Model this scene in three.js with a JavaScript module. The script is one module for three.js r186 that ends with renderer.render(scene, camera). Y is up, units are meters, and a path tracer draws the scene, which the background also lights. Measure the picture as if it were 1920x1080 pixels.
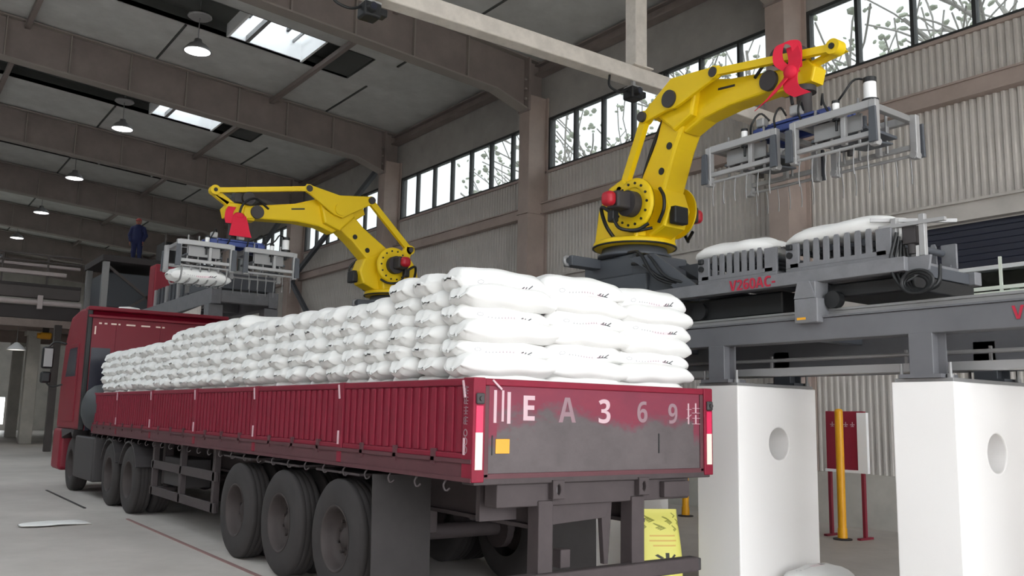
import * as THREE from 'three';
import { mergeGeometries } from 'three/addons/utils/BufferGeometryUtils.js';
import { RoundedBoxGeometry } from 'three/addons/geometries/RoundedBoxGeometry.js';
import { TextGeometry } from 'three/addons/geometries/TextGeometry.js';
import { FontLoader } from 'three/addons/loaders/FontLoader.js';
import { MarchingCubes } from 'three/addons/objects/MarchingCubes.js';
import { RectAreaLightUniformsLib } from 'three/addons/lights/RectAreaLightUniformsLib.js';

// ---------------------------------------------------------------- camera, sky, exposure
const scene = new THREE.Scene();
const renderer = new THREE.WebGLRenderer({ antialias: true });
renderer.toneMapping = THREE.LinearToneMapping;
renderer.toneMappingExposure = 1.0;
renderer.shadowMap.enabled = true;
RectAreaLightUniformsLib.init();
const camera = new THREE.PerspectiveCamera(2 * Math.atan(540 / 1659.5) * 180 / Math.PI, 16 / 9, 0.05, 300);
{
  const yaw = 36.089 * Math.PI / 180, pitch = 8.175 * Math.PI / 180, roll = 1.137 * Math.PI / 180;
  const F = new THREE.Vector3(Math.sin(yaw) * Math.cos(pitch), Math.sin(pitch), -Math.cos(yaw) * Math.cos(pitch));
  const R0 = new THREE.Vector3(Math.cos(yaw), 0, Math.sin(yaw)), U0 = new THREE.Vector3().crossVectors(R0, F);
  const R = R0.clone().multiplyScalar(Math.cos(roll)).addScaledVector(U0, Math.sin(roll));
  const U = U0.clone().multiplyScalar(Math.cos(roll)).addScaledVector(R0, -Math.sin(roll));
  camera.position.set(-3.527, 1.647, 5.276);
  camera.quaternion.setFromRotationMatrix(new THREE.Matrix4().makeBasis(R, U, F.negate()));
  scene.add(camera);
}
scene.background = new THREE.Color().setRGB(0.93, 0.97, 1.0);   // bright overcast sky
scene.backgroundIntensity = 9.3;

// ---------------------------------------------------------------- helpers
let seed = 7;
const rnd = () => { seed = (seed * 1664525 + 1013904223) >>> 0; return seed / 4294967296; };
const rr = (a, b) => a + (b - a) * rnd();
const V = (x, y, z) => new THREE.Vector3(x, y, z);
const used = {};
function numbered(n) { const k = used[n] = (used[n] ?? -1) + 1; return k ? n + '_' + String(k).padStart(3, '0') : n; }

// box-projected uv in metres
function metreUV(g) {
  const p = g.attributes.position, n = g.attributes.normal, uv = new Float32Array(p.count * 2);
  for (let i = 0; i < p.count; i++) {
    const ax = Math.abs(n.getX(i)), ay = Math.abs(n.getY(i)), az = Math.abs(n.getZ(i));
    if (ay >= ax && ay >= az) { uv[2 * i] = p.getX(i); uv[2 * i + 1] = p.getZ(i); }
    else if (ax >= az) { uv[2 * i] = p.getZ(i); uv[2 * i + 1] = p.getY(i); }
    else { uv[2 * i] = p.getX(i); uv[2 * i + 1] = p.getY(i); }
  }
  g.setAttribute('uv', new THREE.BufferAttribute(uv, 2));
  return g;
}
function join(list, keepUV) {
  const out = (Array.isArray(list) ? list.flat(Infinity) : [list]).map((g) => {
    let h = g.index ? g.toNonIndexed() : g;
    if (!h.attributes.normal) h.computeVertexNormals();
    for (const k of Object.keys(h.attributes)) if (!['position', 'normal', 'uv'].includes(k)) h.deleteAttribute(k);
    if (!keepUV || !h.attributes.uv) metreUV(h);
    h.morphAttributes = {};
    return h;
  });
  return out.length === 1 ? out[0] : mergeGeometries(out, false);
}
const origins = new Map();
function thing(name, label, category, base = [0, 0, 0], group, world = true) {
  const o = new THREE.Group(); o.name = numbered(name); scene.add(o);
  o.position.set(...base); o.userData = { label, category };
  if (group) o.userData.group = group;
  if (world) origins.set(o, base);
  return o;
}
function originOf(p) { while (p) { if (origins.has(p)) return origins.get(p); p = p.parent; } return null; }
function obj(name, geoms, mat, parent = scene, keepUV = false) {
  const g = join(geoms, keepUV), m = new THREE.Mesh(g, mat);
  m.name = parent === scene ? numbered(name) : name;
  m.castShadow = m.receiveShadow = true;
  parent.add(m);
  const o = originOf(parent);
  if (o) {                                   // geometry given in world metres, mesh placed in its thing
    g.translate(-o[0], -o[1], -o[2]);
  }
  return m;
}
function each(name, geoms, mat, parent) { return geoms.map((g) => obj(name, g, mat, parent)); }
function tag(o, label, category, group) { o.userData.label = label; o.userData.category = category; if (group) o.userData.group = group; return o; }
function struct(name, geoms, mat, label, category) { const m = obj(name, geoms, mat); m.userData.kind = 'structure'; if (label) tag(m, label, category); return m; }
function structGroup(name, label, category, base = [0, 0, 0]) { const t = thing(name, label, category, base); t.userData.kind = 'structure'; return t; }

// box from corner to corner
const bx = (x0, x1, y0, y1, z0, z1) => new THREE.BoxGeometry(x1 - x0, y1 - y0, z1 - z0).translate((x0 + x1) / 2, (y0 + y1) / 2, (z0 + z1) / 2);
const rb = (x0, x1, y0, y1, z0, z1, r = 0.015, s = 2) => new RoundedBoxGeometry(x1 - x0, y1 - y0, z1 - z0, s, Math.min(r, (x1 - x0) / 2.01, (y1 - y0) / 2.01, (z1 - z0) / 2.01)).translate((x0 + x1) / 2, (y0 + y1) / 2, (z0 + z1) / 2);
function orient(g, a, b) {                    // y axis of g laid from a to b
  const d = b.clone().sub(a), q = new THREE.Quaternion().setFromUnitVectors(V(0, 1, 0), d.clone().normalize());
  return g.applyQuaternion(q).translate((a.x + b.x) / 2, (a.y + b.y) / 2, (a.z + b.z) / 2);
}
const P3 = (p) => p.isVector3 ? p : V(...p);
const cyl = (a, b, r, r2 = r, n = 16) => { a = P3(a); b = P3(b); return orient(new THREE.CylinderGeometry(r2, r, a.distanceTo(b), n), a, b); };
function bar(a, b, w, h = w) {                // rectangular bar between two points, h kept vertical
  a = P3(a); b = P3(b);
  const L = a.distanceTo(b), d = b.clone().sub(a).normalize();
  const up = Math.abs(d.y) > 0.98 ? V(0, 0, 1) : V(0, 1, 0), s = V().crossVectors(d, up).normalize(), u = V().crossVectors(s, d);
  return new THREE.BoxGeometry(w, h, L).applyMatrix4(new THREE.Matrix4().makeBasis(s, u, d.clone().negate())).translate((a.x + b.x) / 2, (a.y + b.y) / 2, (a.z + b.z) / 2);
}
const tube = (pts, r, n = 24, k = 8, closed = false) => new THREE.TubeGeometry(new THREE.CatmullRomCurve3(pts.map(P3), closed), n, r, k, closed);
const lathe = (prof, n = 32) => new THREE.LatheGeometry(prof.map((p) => new THREE.Vector2(p[0], p[1])), n);
function plate(pts, depth, w0 = 0, bevel = 0.012, holes = []) {   // outline in x,y extruded along z, centred on w0
  const s = new THREE.Shape(pts.map((p) => new THREE.Vector2(p[0], p[1])));
  for (const [hx, hy, hr] of holes) { const h = new THREE.Path(); h.absarc(hx, hy, hr, 0, Math.PI * 2, true); s.holes.push(h); }
  const d = Math.max(depth - 2 * bevel, 0.001);
  return new THREE.ExtrudeGeometry(s, { depth: d, bevelEnabled: bevel > 0, bevelThickness: bevel, bevelSize: bevel, bevelOffset: -bevel, bevelSegments: 2, curveSegments: 24 }).translate(0, 0, w0 - d / 2);
}

// tileable noise textures (grain and stains)
function noiseField(n, octs, seedN) {
  let s = seedN; const r = () => { s = (s * 1664525 + 1013904223) >>> 0; return s / 4294967296; };
  const f = new Float32Array(n * n); let amp = 1, tot = 0;
  for (const o of octs) {
    const g = new Float32Array(o * o).map(() => r());
    for (let y = 0; y < n; y++) for (let x = 0; x < n; x++) {
      const fx = x / n * o, fy = y / n * o, ix = Math.floor(fx), iy = Math.floor(fy);
      let tx = fx - ix, ty = fy - iy; tx = tx * tx * (3 - 2 * tx); ty = ty * ty * (3 - 2 * ty);
      const a = g[iy % o * o + ix % o], b = g[iy % o * o + (ix + 1) % o], c = g[(iy + 1) % o * o + ix % o], d = g[(iy + 1) % o * o + (ix + 1) % o];
      f[y * n + x] += amp * (a * (1 - tx) * (1 - ty) + b * tx * (1 - ty) + c * (1 - tx) * ty + d * tx * ty);
    }
    tot += amp; amp *= 0.62;
  }
  return f.map((v) => v / tot);
}
function noiseTex(n, octs, seedN, fn, metres, srgb = true) {
  const f = noiseField(n, octs, seedN), d = new Uint8Array(n * n * 4);
  for (let i = 0; i < n * n; i++) { const c = fn(f[i], i); d[4 * i] = c[0]; d[4 * i + 1] = c[1]; d[4 * i + 2] = c[2]; d[4 * i + 3] = 255; }
  const t = new THREE.DataTexture(d, n, n, THREE.RGBAFormat);
  t.wrapS = t.wrapT = THREE.RepeatWrapping; t.repeat.set(1 / metres, 1 / metres); t.magFilter = THREE.LinearFilter; t.minFilter = THREE.LinearMipmapLinearFilter; t.generateMipmaps = true;
  if (srgb) t.colorSpace = THREE.SRGBColorSpace; t.needsUpdate = true;
  return t;
}
const grey = (v) => [v, v, v];
const mottle = noiseTex(256, [4, 9, 21, 60], 11, (v) => grey(Math.min(255, 236 + (v - 0.5) * 42)), 2.4);
const fineMottle = noiseTex(256, [6, 14, 40, 110], 23, (v) => grey(Math.min(255, 238 + (v - 0.5) * 40)), 0.9);
const concreteMap = noiseTex(512, [3, 7, 15, 40, 110, 240], 5, (v) => { const k = 186 + (v - 0.5) * 52; return [k * 1.02, k * 0.985, k * 0.955]; }, 6.5);
const concreteRough = noiseTex(256, [4, 10, 30], 91, (v) => grey(200 + (v - 0.5) * 90), 4.5, false);

const mat = (c, roughness = 0.6, metalness = 0, o = {}) => new THREE.MeshStandardMaterial({ color: c, roughness, metalness, ...o });
const M = {
  floor: mat(0xffffff, 0.8, 0, { map: concreteMap, roughnessMap: concreteRough }),
  yard: mat(0xb4b1aa, 0.9, 0, { map: mottle }),
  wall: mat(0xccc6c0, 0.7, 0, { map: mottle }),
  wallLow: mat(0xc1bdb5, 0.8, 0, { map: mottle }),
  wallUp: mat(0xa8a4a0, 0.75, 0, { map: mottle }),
  column: mat(0xb09f97, 0.65, 0, { map: mottle }),
  roof: mat(0xcdcdca, 0.7, 0, { map: mottle }),
  roofDark: mat(0x4c4e4c, 0.8),
  rafter: mat(0x8d817d, 0.6, 0, { map: mottle }),
  rafterLip: mat(0x8d857f, 0.6),
  frameDark: mat(0x2c2e2f, 0.5),
  lightFrame: mat(0xd9dadb, 0.5),
  glass: new THREE.MeshPhysicalMaterial({ color: new THREE.Color(0.39, 0.4, 0.4), transmission: 1, thickness: 0, roughness: 0.2, ior: 1.45 }),
  skyGlass: new THREE.MeshPhysicalMaterial({ color: new THREE.Color(0.75, 0.77, 0.78), transmission: 1, thickness: 0, roughness: 0.3, ior: 1.45 }),
  darkGlass: new THREE.MeshPhysicalMaterial({ color: new THREE.Color(0.12, 0.14, 0.12), transmission: 1, thickness: 0, roughness: 0.1, ior: 1.45 }),
  girder: mat(0x707074, 0.55, 0, { map: mottle }),
  carriage: mat(0x7e7e82, 0.55, 0, { map: fineMottle }),
  carriageDark: mat(0x4a4d53, 0.5, 0),
  black: mat(0x17181a, 0.5),
  rubber: mat(0x1d1c1d, 0.75),
  cream: mat(0xe0d8cf, 0.55, 0, { map: fineMottle }),
  pillar: mat(0xf0edeb, 0.75),
  yellow: mat(0xe8c400, 0.52),
  yellowPost: mat(0xe6a313, 0.45),
  redCap: mat(0xb3182b, 0.4),
  cloth: mat(0xd81f3d, 0.8, 0, { side: THREE.DoubleSide }),
  alu: mat(0xa3a2a2, 0.45, 0.3),
  steel: mat(0x8f8e8e, 0.45, 0.35),
  blue: mat(0x3a4a86, 0.45, 0.2),
  white: mat(0xf1f1f1, 0.5),
  sack: mat(0xe6e5e3, 0.7),
  trailerRed: mat(0x84042a, 0.68, 0, { map: fineMottle }),
  trailerDark: mat(0x5b3238, 0.65, 0, { map: fineMottle }),
  chassis: mat(0x463d3e, 0.75, 0, { map: fineMottle }),
  tyre: mat(0x383434, 0.88, 0, { map: fineMottle }),
  rim: mat(0x453d3c, 0.7, 0.1, { map: fineMottle }),
  cabRed: mat(0x7c0522, 0.5, 0),
  plastic: mat(0x3a3637, 0.6),
  navy: mat(0x1d2030, 0.35),
  tank: mat(0x404346, 0.6, 0),
  reflectWhite: mat(0xf3d9cd, 0.4), reflectRed: mat(0xd42a55, 0.4),
  amber: mat(0xe09a2c, 0.4),
  paint: mat(0xc2a4ab, 0.6), paintFaded: mat(0x8a6f76, 0.7),
  redText: mat(0xb0203a, 0.6),
  mezz: mat(0x5d5654, 0.7, 0, { map: mottle }), mezzDark: mat(0x3d3838, 0.8), pipe: mat(0xb0a4a2, 0.5),
  hedge: mat(0x2b3a22, 0.9), bark: mat(0xa8a39d, 0.9), leaf: mat(0xb3b9a6, 0.9),
};

const XW = 9.5, BAY = 7.38, Z0 = -4.07;                   // right wall plane, column spacing, one column line
const zc = (k) => Z0 - BAY * k;                           // k = 0 is the column beside the right-hand robot
const roofY = (x) => 10.35 + 0.075 * (x > -3 ? XW - x : x + 15.5);

// ---------------------------------------------------------------- the hall
struct('floor', bx(-15.6, 9.75, -0.3, 0, -62, 13.3), M.floor, 'grey concrete hall floor with faint stains', 'floor');
{ const y = struct('ground', [bx(-90, 110, -0.6, -0.32, -130, 110)], M.yard, 'pale concrete yard outside the hall', 'ground'); }

// corrugated sheet: real ribs, x is the inner face
function corrugated(y0, y1, z0, z1, x = XW, pitch = 0.116, depth = 0.028) {
  const pos = [], n = Math.round((z1 - z0) / pitch), p = (z1 - z0) / n;
  const prof = [];
  for (let i = 0; i < n; i++) { const z = z0 + i * p; prof.push([x, z], [x, z + p * 0.42], [x - depth, z + p * 0.56], [x - depth, z + p * 0.86]); }
  prof.push([x, z1]);
  for (let i = 0; i + 1 < prof.length; i++) {
    const [xa, za] = prof[i], [xb, zb] = prof[i + 1];
    pos.push(xa, y0, za, xb, y0, zb, xb, y1, zb, xa, y0, za, xb, y1, zb, xa, y1, za);
  }
  const g = new THREE.BufferGeometry(); g.setAttribute('position', new THREE.Float32BufferAttribute(pos, 3)); g.computeVertexNormals(); return g;
}
const bays = []; for (let k = -2; k < 8; k++) bays.push([Math.max(zc(k + 1), -62), Math.min(zc(k), 13.3), k]);
{
  const w = structGroup('wall_right', 'long grey corrugated hall wall with plain plinth', 'wall', [XW, 0, 0]);
  for (const [z0, z1, k] of bays) {
    obj('plinth', bx(XW - 0.1, XW + 0.25, 0, 0.83, z0, z1), M.wallLow, w);
    const strip = k === -1;                                 // the bay with the shuttered strip opening
    if (strip) {
      obj('corrugated_sheet', [corrugated(0.83, 3.3, z0, z1), bx(XW + 0.01, XW + 0.2, 0.83, 3.3, z0, z1)], M.wall, w);
      obj('corrugated_sheet', [corrugated(4.9, 6.62, z0, z1), bx(XW + 0.01, XW + 0.2, 4.6, 6.62, z0, z1)], M.wall, w);
      obj('opening_jamb', [bx(XW - 0.03, XW + 0.2, 3.3, 4.6, z0, z0 + 1.9), bx(XW - 0.03, XW + 0.2, 3.3, 4.6, z1 - 0.2, z1)], M.wall, w);
    } else obj('corrugated_sheet', [corrugated(0.83, 6.62, z0, z1), bx(XW + 0.01, XW + 0.2, 0.83, 6.62, z0, z1)], M.wall, w);
    obj('corrugated_sheet', [corrugated(6.62, 7.56, z0, z1), bx(XW + 0.01, XW + 0.2, 6.62, 7.56, z0, z1)], M.wall, w);
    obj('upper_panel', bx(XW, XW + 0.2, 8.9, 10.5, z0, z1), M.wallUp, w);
    obj('girt_beam', [bx(XW - 0.16, XW, 6.5, 6.72, z0, z1), bx(XW - 0.2, XW, 6.72, 6.75, z0, z1), bx(XW - 0.2, XW, 6.47, 6.5, z0, z1)], M.column, w);
    obj('girt_beam', [bx(XW - 0.14, XW, 4.62, 4.88, z0, z1), bx(XW - 0.2, XW, 4.88, 4.92, z0, z1)], M.wall, w);
    obj('eave_beam', [bx(XW - 0.28, XW - 0.02, 10.0, 10.04, z0, z1), bx(XW - 0.16, XW - 0.1, 10.04, 10.24, z0, z1), bx(XW - 0.28, XW - 0.02, 10.24, 10.28, z0, z1)], M.rafter, w);
  }
  let wn = 1;
  for (const [z0, z1, k] of bays) {
    const a = z0 + 0.28, b = z1 - 0.28, win = structGroup('window_' + wn++, 'strip window high in the corrugated wall', 'window', [XW, 7.56, (a + b) / 2]);
    obj('window_frame', [bx(XW - 0.02, XW + 0.1, 8.84, 8.9, a, b), bx(XW - 0.02, XW + 0.1, 7.56, 7.62, a, b), bx(XW - 0.02, XW + 0.1, 7.62, 8.84, a, a + 0.06), bx(XW - 0.02, XW + 0.1, 7.62, 8.84, b - 0.06, b),
      bx(XW, XW + 0.2, 7.56, 8.9, z0, a), bx(XW, XW + 0.2, 7.56, 8.9, b, z1)], M.frameDark, win);
    obj('window_sill', bx(XW - 0.06, XW + 0.2, 7.5, 7.56, z0, z1), M.column, win);
    const n = Math.max(1, Math.round((b - a) / 0.98)), s = (b - a) / n;
    for (let i = 0; i < n; i++) {
      obj('pane', bx(XW + 0.03, XW + 0.04, 7.62, 8.84, a + i * s + 0.02, a + (i + 1) * s - 0.02), M.glass, win);
      if (i) obj('mullion', bx(XW - 0.02, XW + 0.1, 7.62, 8.84, a + i * s - 0.03, a + i * s + 0.03), M.frameDark, win);
    }
  }
  // strip opening: lowered shutter slats above, dark glazing below
  const z0 = zc(0) + 1.9, z1 = zc(-1) - 0.2, win = structGroup('window_' + wn++, 'low strip window half covered by a dark roller shutter', 'window', [XW, 3.3, (z0 + z1) / 2]);
  obj('window_frame', [bx(XW - 0.05, XW + 0.15, 3.3, 3.36, z0, z1), bx(XW - 0.06, XW + 0.02, 3.86, 3.92, z0, z1)], M.lightFrame, win);
  for (let i = 0; i < 7; i++) obj('shutter_slat', rb(XW + 0.02, XW + 0.06, 3.93 + i * 0.096, 3.93 + i * 0.096 + 0.1, z0 - 0.02, z1 + 0.02, 0.012, 1), M.navy, win);
  obj('pane', bx(XW + 0.09, XW + 0.1, 3.36, 3.9, z0, z1), M.darkGlass, win);
}
// columns
for (let k = -2; k < 8; k++) {
  const z = zc(k); if (z > 13 || z < -61) continue;
  const c = structGroup('steel_column', 'tall beige steel column standing against the corrugated wall', 'column', [9.2, 0, z]); c.userData.group = 'hall columns along the right wall';
  obj('column_shaft', [bx(8.94, 9.0, 0, 9.4, z - 0.2, z + 0.2), bx(9.0, XW - 0.02, 0, 9.4, z - 0.035, z + 0.035), bx(XW - 0.06, XW - 0.01, 0, 9.4, z - 0.28, z + 0.28), bx(9.0, XW - 0.06, 0, 9.4, z + 0.14, z + 0.2), bx(9.0, XW - 0.06, 0, 9.4, z - 0.2, z - 0.14)], M.column, c);
  obj('column_foot', bx(8.85, XW - 0.1, 0, 0.04, z - 0.3, z + 0.3), M.column, c);
  for (const y of [3.2, 6.45]) obj('bracket_collar', bx(8.91, XW - 0.03, y, y + 0.09, z - 0.23, z + 0.23), M.column, c);
  // left-hand twin, which carries the other end of the roof
  const d = structGroup('steel_column', 'tall beige steel column standing against the corrugated wall', 'column', [-15.2, 0, z]); d.userData.group = 'hall columns along the left wall'; d.userData.label = 'tall beige steel column standing against the left hall wall';
  obj('column_shaft', bx(-15.45, -14.95, 0, 9.6, z - 0.2, z + 0.2), M.column, d);
}
// roof rafters: welded plate girders with flanges and stiffeners
for (let k = -2; k < 8; k++) {
  const z = zc(k); if (z > 13 || z < -61) continue;
  const r = structGroup('roof_rafter', 'deep brown plate girder carrying the roof from column to column', 'rafter', [0, 9.4, z]); r.userData.group = 'roof rafters across the hall';
  const top = (x) => roofY(x) - 0.06, bot = (x) => x > 8 ? top(x) - 1.05 - (x - 8) * 0.25 : x < -14 ? top(x) - 1.1 : top(x) - 1.05;
  const xs = [XW - 0.05, 8, 3, -3, -9, -15.4];
  const web = plate([...xs.map((x) => [x, top(x)]), ...xs.slice().reverse().map((x) => [x, bot(x)])], 0.03, z, 0);
  obj('web', web, M.rafter, r);
  const fl = [];
  for (let i = 0; i + 1 < xs.length; i++) { fl.push(bar([xs[i], top(xs[i]) + 0.01, z], [xs[i + 1], top(xs[i + 1]) + 0.01, z], 0.34, 0.04)); fl.push(bar([xs[i], bot(xs[i]), z], [xs[i + 1], bot(xs[i + 1]), z], 0.34, 0.04)); }
  obj('flange', fl, M.rafterLip, r);
  for (let x = 7.2; x > -14; x -= 1.45) obj('stiffener', [bx(x - 0.015, x + 0.015, bot(x), top(x), z - 0.12, z + 0.12)], M.rafterLip, r);
  obj('end_plate', bx(8.9, 8.96, bot(8.93) - 0.05, top(8.93), z - 0.22, z + 0.22), M.rafter, r);
  obj('haunch_bolt', [0.25, 0.5, 0.75].map((t) => cyl([8.9, bot(8.93) + t, z + 0.12], [8.84, bot(8.93) + t, z + 0.12], 0.03, 0.03, 6)), M.rafterLip, r);
}
// roof sheets with a sunken ventilator channel and a skylight in each bay
{
  const c = structGroup('ceiling', 'grey sheet metal roof seen from below', 'ceiling', [0, 10.35, 0]);
  const sheet = (x0, x1, z0, z1) => { const ya = roofY(x0), yb = roofY(x1); return plate([[x0, ya], [x1, yb], [x1, yb + 0.12], [x0, ya + 0.12]], z1 - z0, (z0 + z1) / 2, 0); };
  const LX0 = -12.6, LX1 = -4.6, LH = 1.5;                   // unseen translucent strips added in the far slope to brighten the hall
  const CX0 = -2.9, CX1 = 6.3, SX0 = 3.0, SX1 = 4.95;
  for (const [z0, z1] of bays) {
    const zm = (z0 + z1) / 2, small = z1 - z0 < 6, h = 0.82;
    if (small) { obj('roof_sheet', [sheet(-15.7, -3, z0, z1), sheet(-3, XW + 0.3, z0, z1)], M.roof, c); continue; }
    obj('roof_sheet', [sheet(-15.7, LX0, z0, z1), sheet(LX1, -3, z0, z1), sheet(LX0, LX1, z0, zm - LH), sheet(LX0, LX1, zm + LH, z1), sheet(CX1, XW + 0.3, z0, z1), sheet(-3, CX0, z0, z1), sheet(CX0, CX1, z0, zm - h), sheet(CX0, CX1, zm + h, z1)], M.roof, c);
    const chan = [];
    for (const [a, b] of [[CX0, SX0], [SX1, CX1]]) { const ya = roofY(a), yb = roofY(b); chan.push(plate([[a, ya + 0.34], [b, yb + 0.34], [b, yb + 0.4], [a, ya + 0.4]], 2 * h, zm, 0)); }
    for (const s of [-1, 1]) { const ya = roofY(CX0), yb = roofY(CX1); chan.push(plate([[CX0, ya], [CX1, yb], [CX1, yb + 0.4], [CX0, ya + 0.4]], 0.04, zm + s * (h + 0.02), 0)); }
    for (const x of [CX0, CX1]) chan.push(bx(x - 0.03, x + 0.03, roofY(x), roofY(x) + 0.4, zm - h, zm + h));
    obj('ventilator_channel', chan, M.roofDark, c);
    { const ya = roofY(LX0) + 0.1, yb = roofY(LX1) + 0.1; obj('added_translucent_sheet', plate([[LX0, ya], [LX1, yb], [LX1, yb + 0.01], [LX0, ya + 0.01]], 2 * LH, zm, 0), M.skyGlass, c); }
    // seams of the long sheets
    obj('sheet_seam', [-2, 2, 6.9].flatMap((x) => [[z0 + 0.2, zm - h - 0.05], [zm + h + 0.05, z1 - 0.2]].map(([a, b]) => bar([x, roofY(x) - 0.015, a], [x, roofY(x) - 0.015, b], 0.05, 0.03))), M.roofDark, c);
  }
  let sn = 1;
  for (const [z0, z1] of bays) {
    if (z1 - z0 < 6) continue;
    const zm = (z0 + z1) / 2, h = 0.8, yb = (x) => roofY(x);
    const s = structGroup('skylight', 'white framed roof skylight with a raised curb', 'skylight', [4, 10.8, zm]); s.userData.group = 'roof skylights in the ventilator channels';
    const y1 = 0.85;
    const side = (zz) => plate([[SX0, yb(SX0) + 0.05], [SX1, yb(SX1) + 0.05], [SX1, yb(SX1) + y1], [SX0, yb(SX0) + y1]], 0.05, zz, 0);
    obj('curb', [side(zm - h), side(zm + h), bx(SX0 - 0.03, SX0 + 0.03, yb(SX0), yb(SX0) + y1, zm - h, zm + h), bx(SX1 - 0.03, SX1 + 0.03, yb(SX1), yb(SX1) + y1, zm - h, zm + h)], M.white, s);
    const xm = SX0 + 0.5, gl = y1 - 0.12;
    each('glazing_bar', [-0.42, 0.42].map((d) => bar([SX0 + 0.03, yb(SX0) + gl, zm + d], [SX1 - 0.03, yb(SX1) + gl, zm + d], 0.07, 0.09)).concat([xm, SX1 - 0.42].map((x) => bar([x, yb(x) + gl, zm - h], [x, yb(x) + gl, zm + h], 0.07, 0.09))), M.frameDark, s);
    obj('beam_frame', [bar([xm, yb(xm) + 0.12, zm - h], [xm, yb(xm) + 0.12, zm + h], 0.1, 0.14), bar([SX0, yb(SX0) + 0.5, zm + 0.28], [SX1, yb(SX1) + 0.5, zm + 0.28], 0.05, 0.07), bar([SX1 - 0.25, yb(SX1) + 0.5, zm - h], [SX1 - 0.25, yb(SX1) + 0.5, zm + h], 0.05, 0.07)], M.steel, s);
    for (const [a, b] of [[SX0, xm], [xm, SX1]]) obj('pane', plate([[a + 0.02, yb(a) + y1], [b - 0.02, yb(b) + y1], [b - 0.02, yb(b) + y1 + 0.02], [a + 0.02, yb(a) + y1 + 0.02]], 2 * h, zm, 0), M.skyGlass, s);
    obj('closed_flap', plate([[5.45, yb(5.45) + 0.02], [6.25, yb(6.25) + 0.02], [6.25, yb(6.25) + 0.05], [5.45, yb(5.45) + 0.05]], 1.5, zm, 0), M.roofDark, s);
  }
}
// long roof struts
for (const x of [5.27, -1.05]) struct('roof_strut', [bar([x, roofY(x) - 0.16, 13], [x, roofY(x) - 0.16, -61.5], 0.12, 0.12)], M.rafter, x > 0 ? 'long steel strut under the roof beside the skylights' : 'long steel strut under the roof ridge', 'strut');
// left wall, gable with the open lorry gate, back wall
{
  const w = structGroup('wall_left', 'long plain left hall wall', 'wall', [-15.6, 0, 0]);
  const zs = [13.3, -62];
  for (let i = 0; i + 1 < zs.length; i++) obj('wall_panel', i % 2 ? bx(-15.8, -15.5, 5.4, 10.6, zs[i + 1], zs[i]) : bx(-15.8, -15.5, 0, 10.6, zs[i + 1], zs[i]), M.wall, w);
  const f = structGroup('wall_front', 'gable wall with a wide open lorry gate', 'wall', [0, 0, 13.4]);
  obj('wall_panel', [bx(-15.8, -9.4, 0, 11.3, 13.3, 13.5), bx(6.8, 9.75, 0, 11.3, 13.3, 13.5), bx(-9.4, 6.8, 6.3, 11.4, 13.3, 13.5)], M.wall, f);
  const b = structGroup('wall_back', 'pale end wall of the hall behind the gallery', 'wall', [0, 0, -62]);
  obj('wall_panel', [bx(-15.8, 3.2, 0, 11.4, -62.2, -62), bx(4.3, 9.75, 0, 11.4, -62.2, -62), bx(3.2, 4.3, 2.15, 11.4, -62.2, -62), bx(3.2, 4.3, 0, 0.4, -62.2, -62)], M.wallLow, b);
}

const font = await new FontLoader().loadAsync('fonts/droid/droid_sans_bold.typeface.json');
const text = (s, size, depth = 0.006) => new TextGeometry(s, { font, size, depth, curveSegments: 6, bevelEnabled: false });

// ---------------------------------------------------------------- semi-trailer (rear face on z = 0, left side on x = 0)
const TH = 1.905, TD = 1.32, TF = -12.62, TW = 2.5;        // board top, deck, front end, width
function wheelGeo() {                                       // axle along x, outer face towards -x
  const tyre = lathe([[0.29, 0.13], [0.33, 0.142], [0.42, 0.146], [0.485, 0.132], [0.518, 0.108], [0.525, 0.09], [0.525, 0.062], [0.511, 0.058], [0.511, 0.05], [0.525, 0.046], [0.525, 0.006], [0.511, 0.003], [0.511, -0.003], [0.525, -0.006], [0.525, -0.046], [0.511, -0.05], [0.511, -0.058], [0.525, -0.062], [0.525, -0.09], [0.518, -0.108], [0.485, -0.132], [0.42, -0.146], [0.33, -0.142], [0.29, -0.13]], 48).rotateZ(Math.PI / 2);
  const rim = lathe([[0.295, 0.135], [0.285, 0.14], [0.27, 0.13], [0.255, 0.06], [0.235, -0.02], [0.12, -0.045], [0.1, -0.045], [0.0, -0.045]].map(([r, y]) => [r, y]), 40).rotateZ(Math.PI / 2);
  const hub = [lathe([[0.0, 0.05], [0.07, 0.045], [0.095, 0.02], [0.1, -0.01], [0.19, -0.015], [0.19, -0.03]], 24).rotateZ(Math.PI / 2)];
  for (let i = 0; i < 10; i++) { const a = i / 10 * Math.PI * 2; hub.push(cyl([-0.02, Math.cos(a) * 0.165, Math.sin(a) * 0.165], [0.03, Math.cos(a) * 0.165, Math.sin(a) * 0.165], 0.016, 0.016, 6)); }
  return { tyre: join(tyre), rim: join(rim), hub: join(hub) };
}
const WG = wheelGeo();
WG.rim.scale(1, 1, 1); 
function wheel(parent, x, z, side, matT = M.tyre, name = 'wheel') {           // side -1: outer face to -x
  const o = origins.get(parent), g = new THREE.Group(); g.name = name; parent.add(g);
  g.position.set(x - o[0], 0.525 - o[1], z - o[2]); if (side > 0) g.rotation.y = Math.PI;
  g.rotation.x = 0;
  for (const [n, geo, m] of [['tyre', WG.tyre, matT], ['rim', WG.rim, M.rim], ['hub', WG.hub, M.rim]]) { const h = new THREE.Mesh(geo, m); h.name = n; h.castShadow = h.receiveShadow = true; g.add(h); }
  return g;
}
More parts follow.
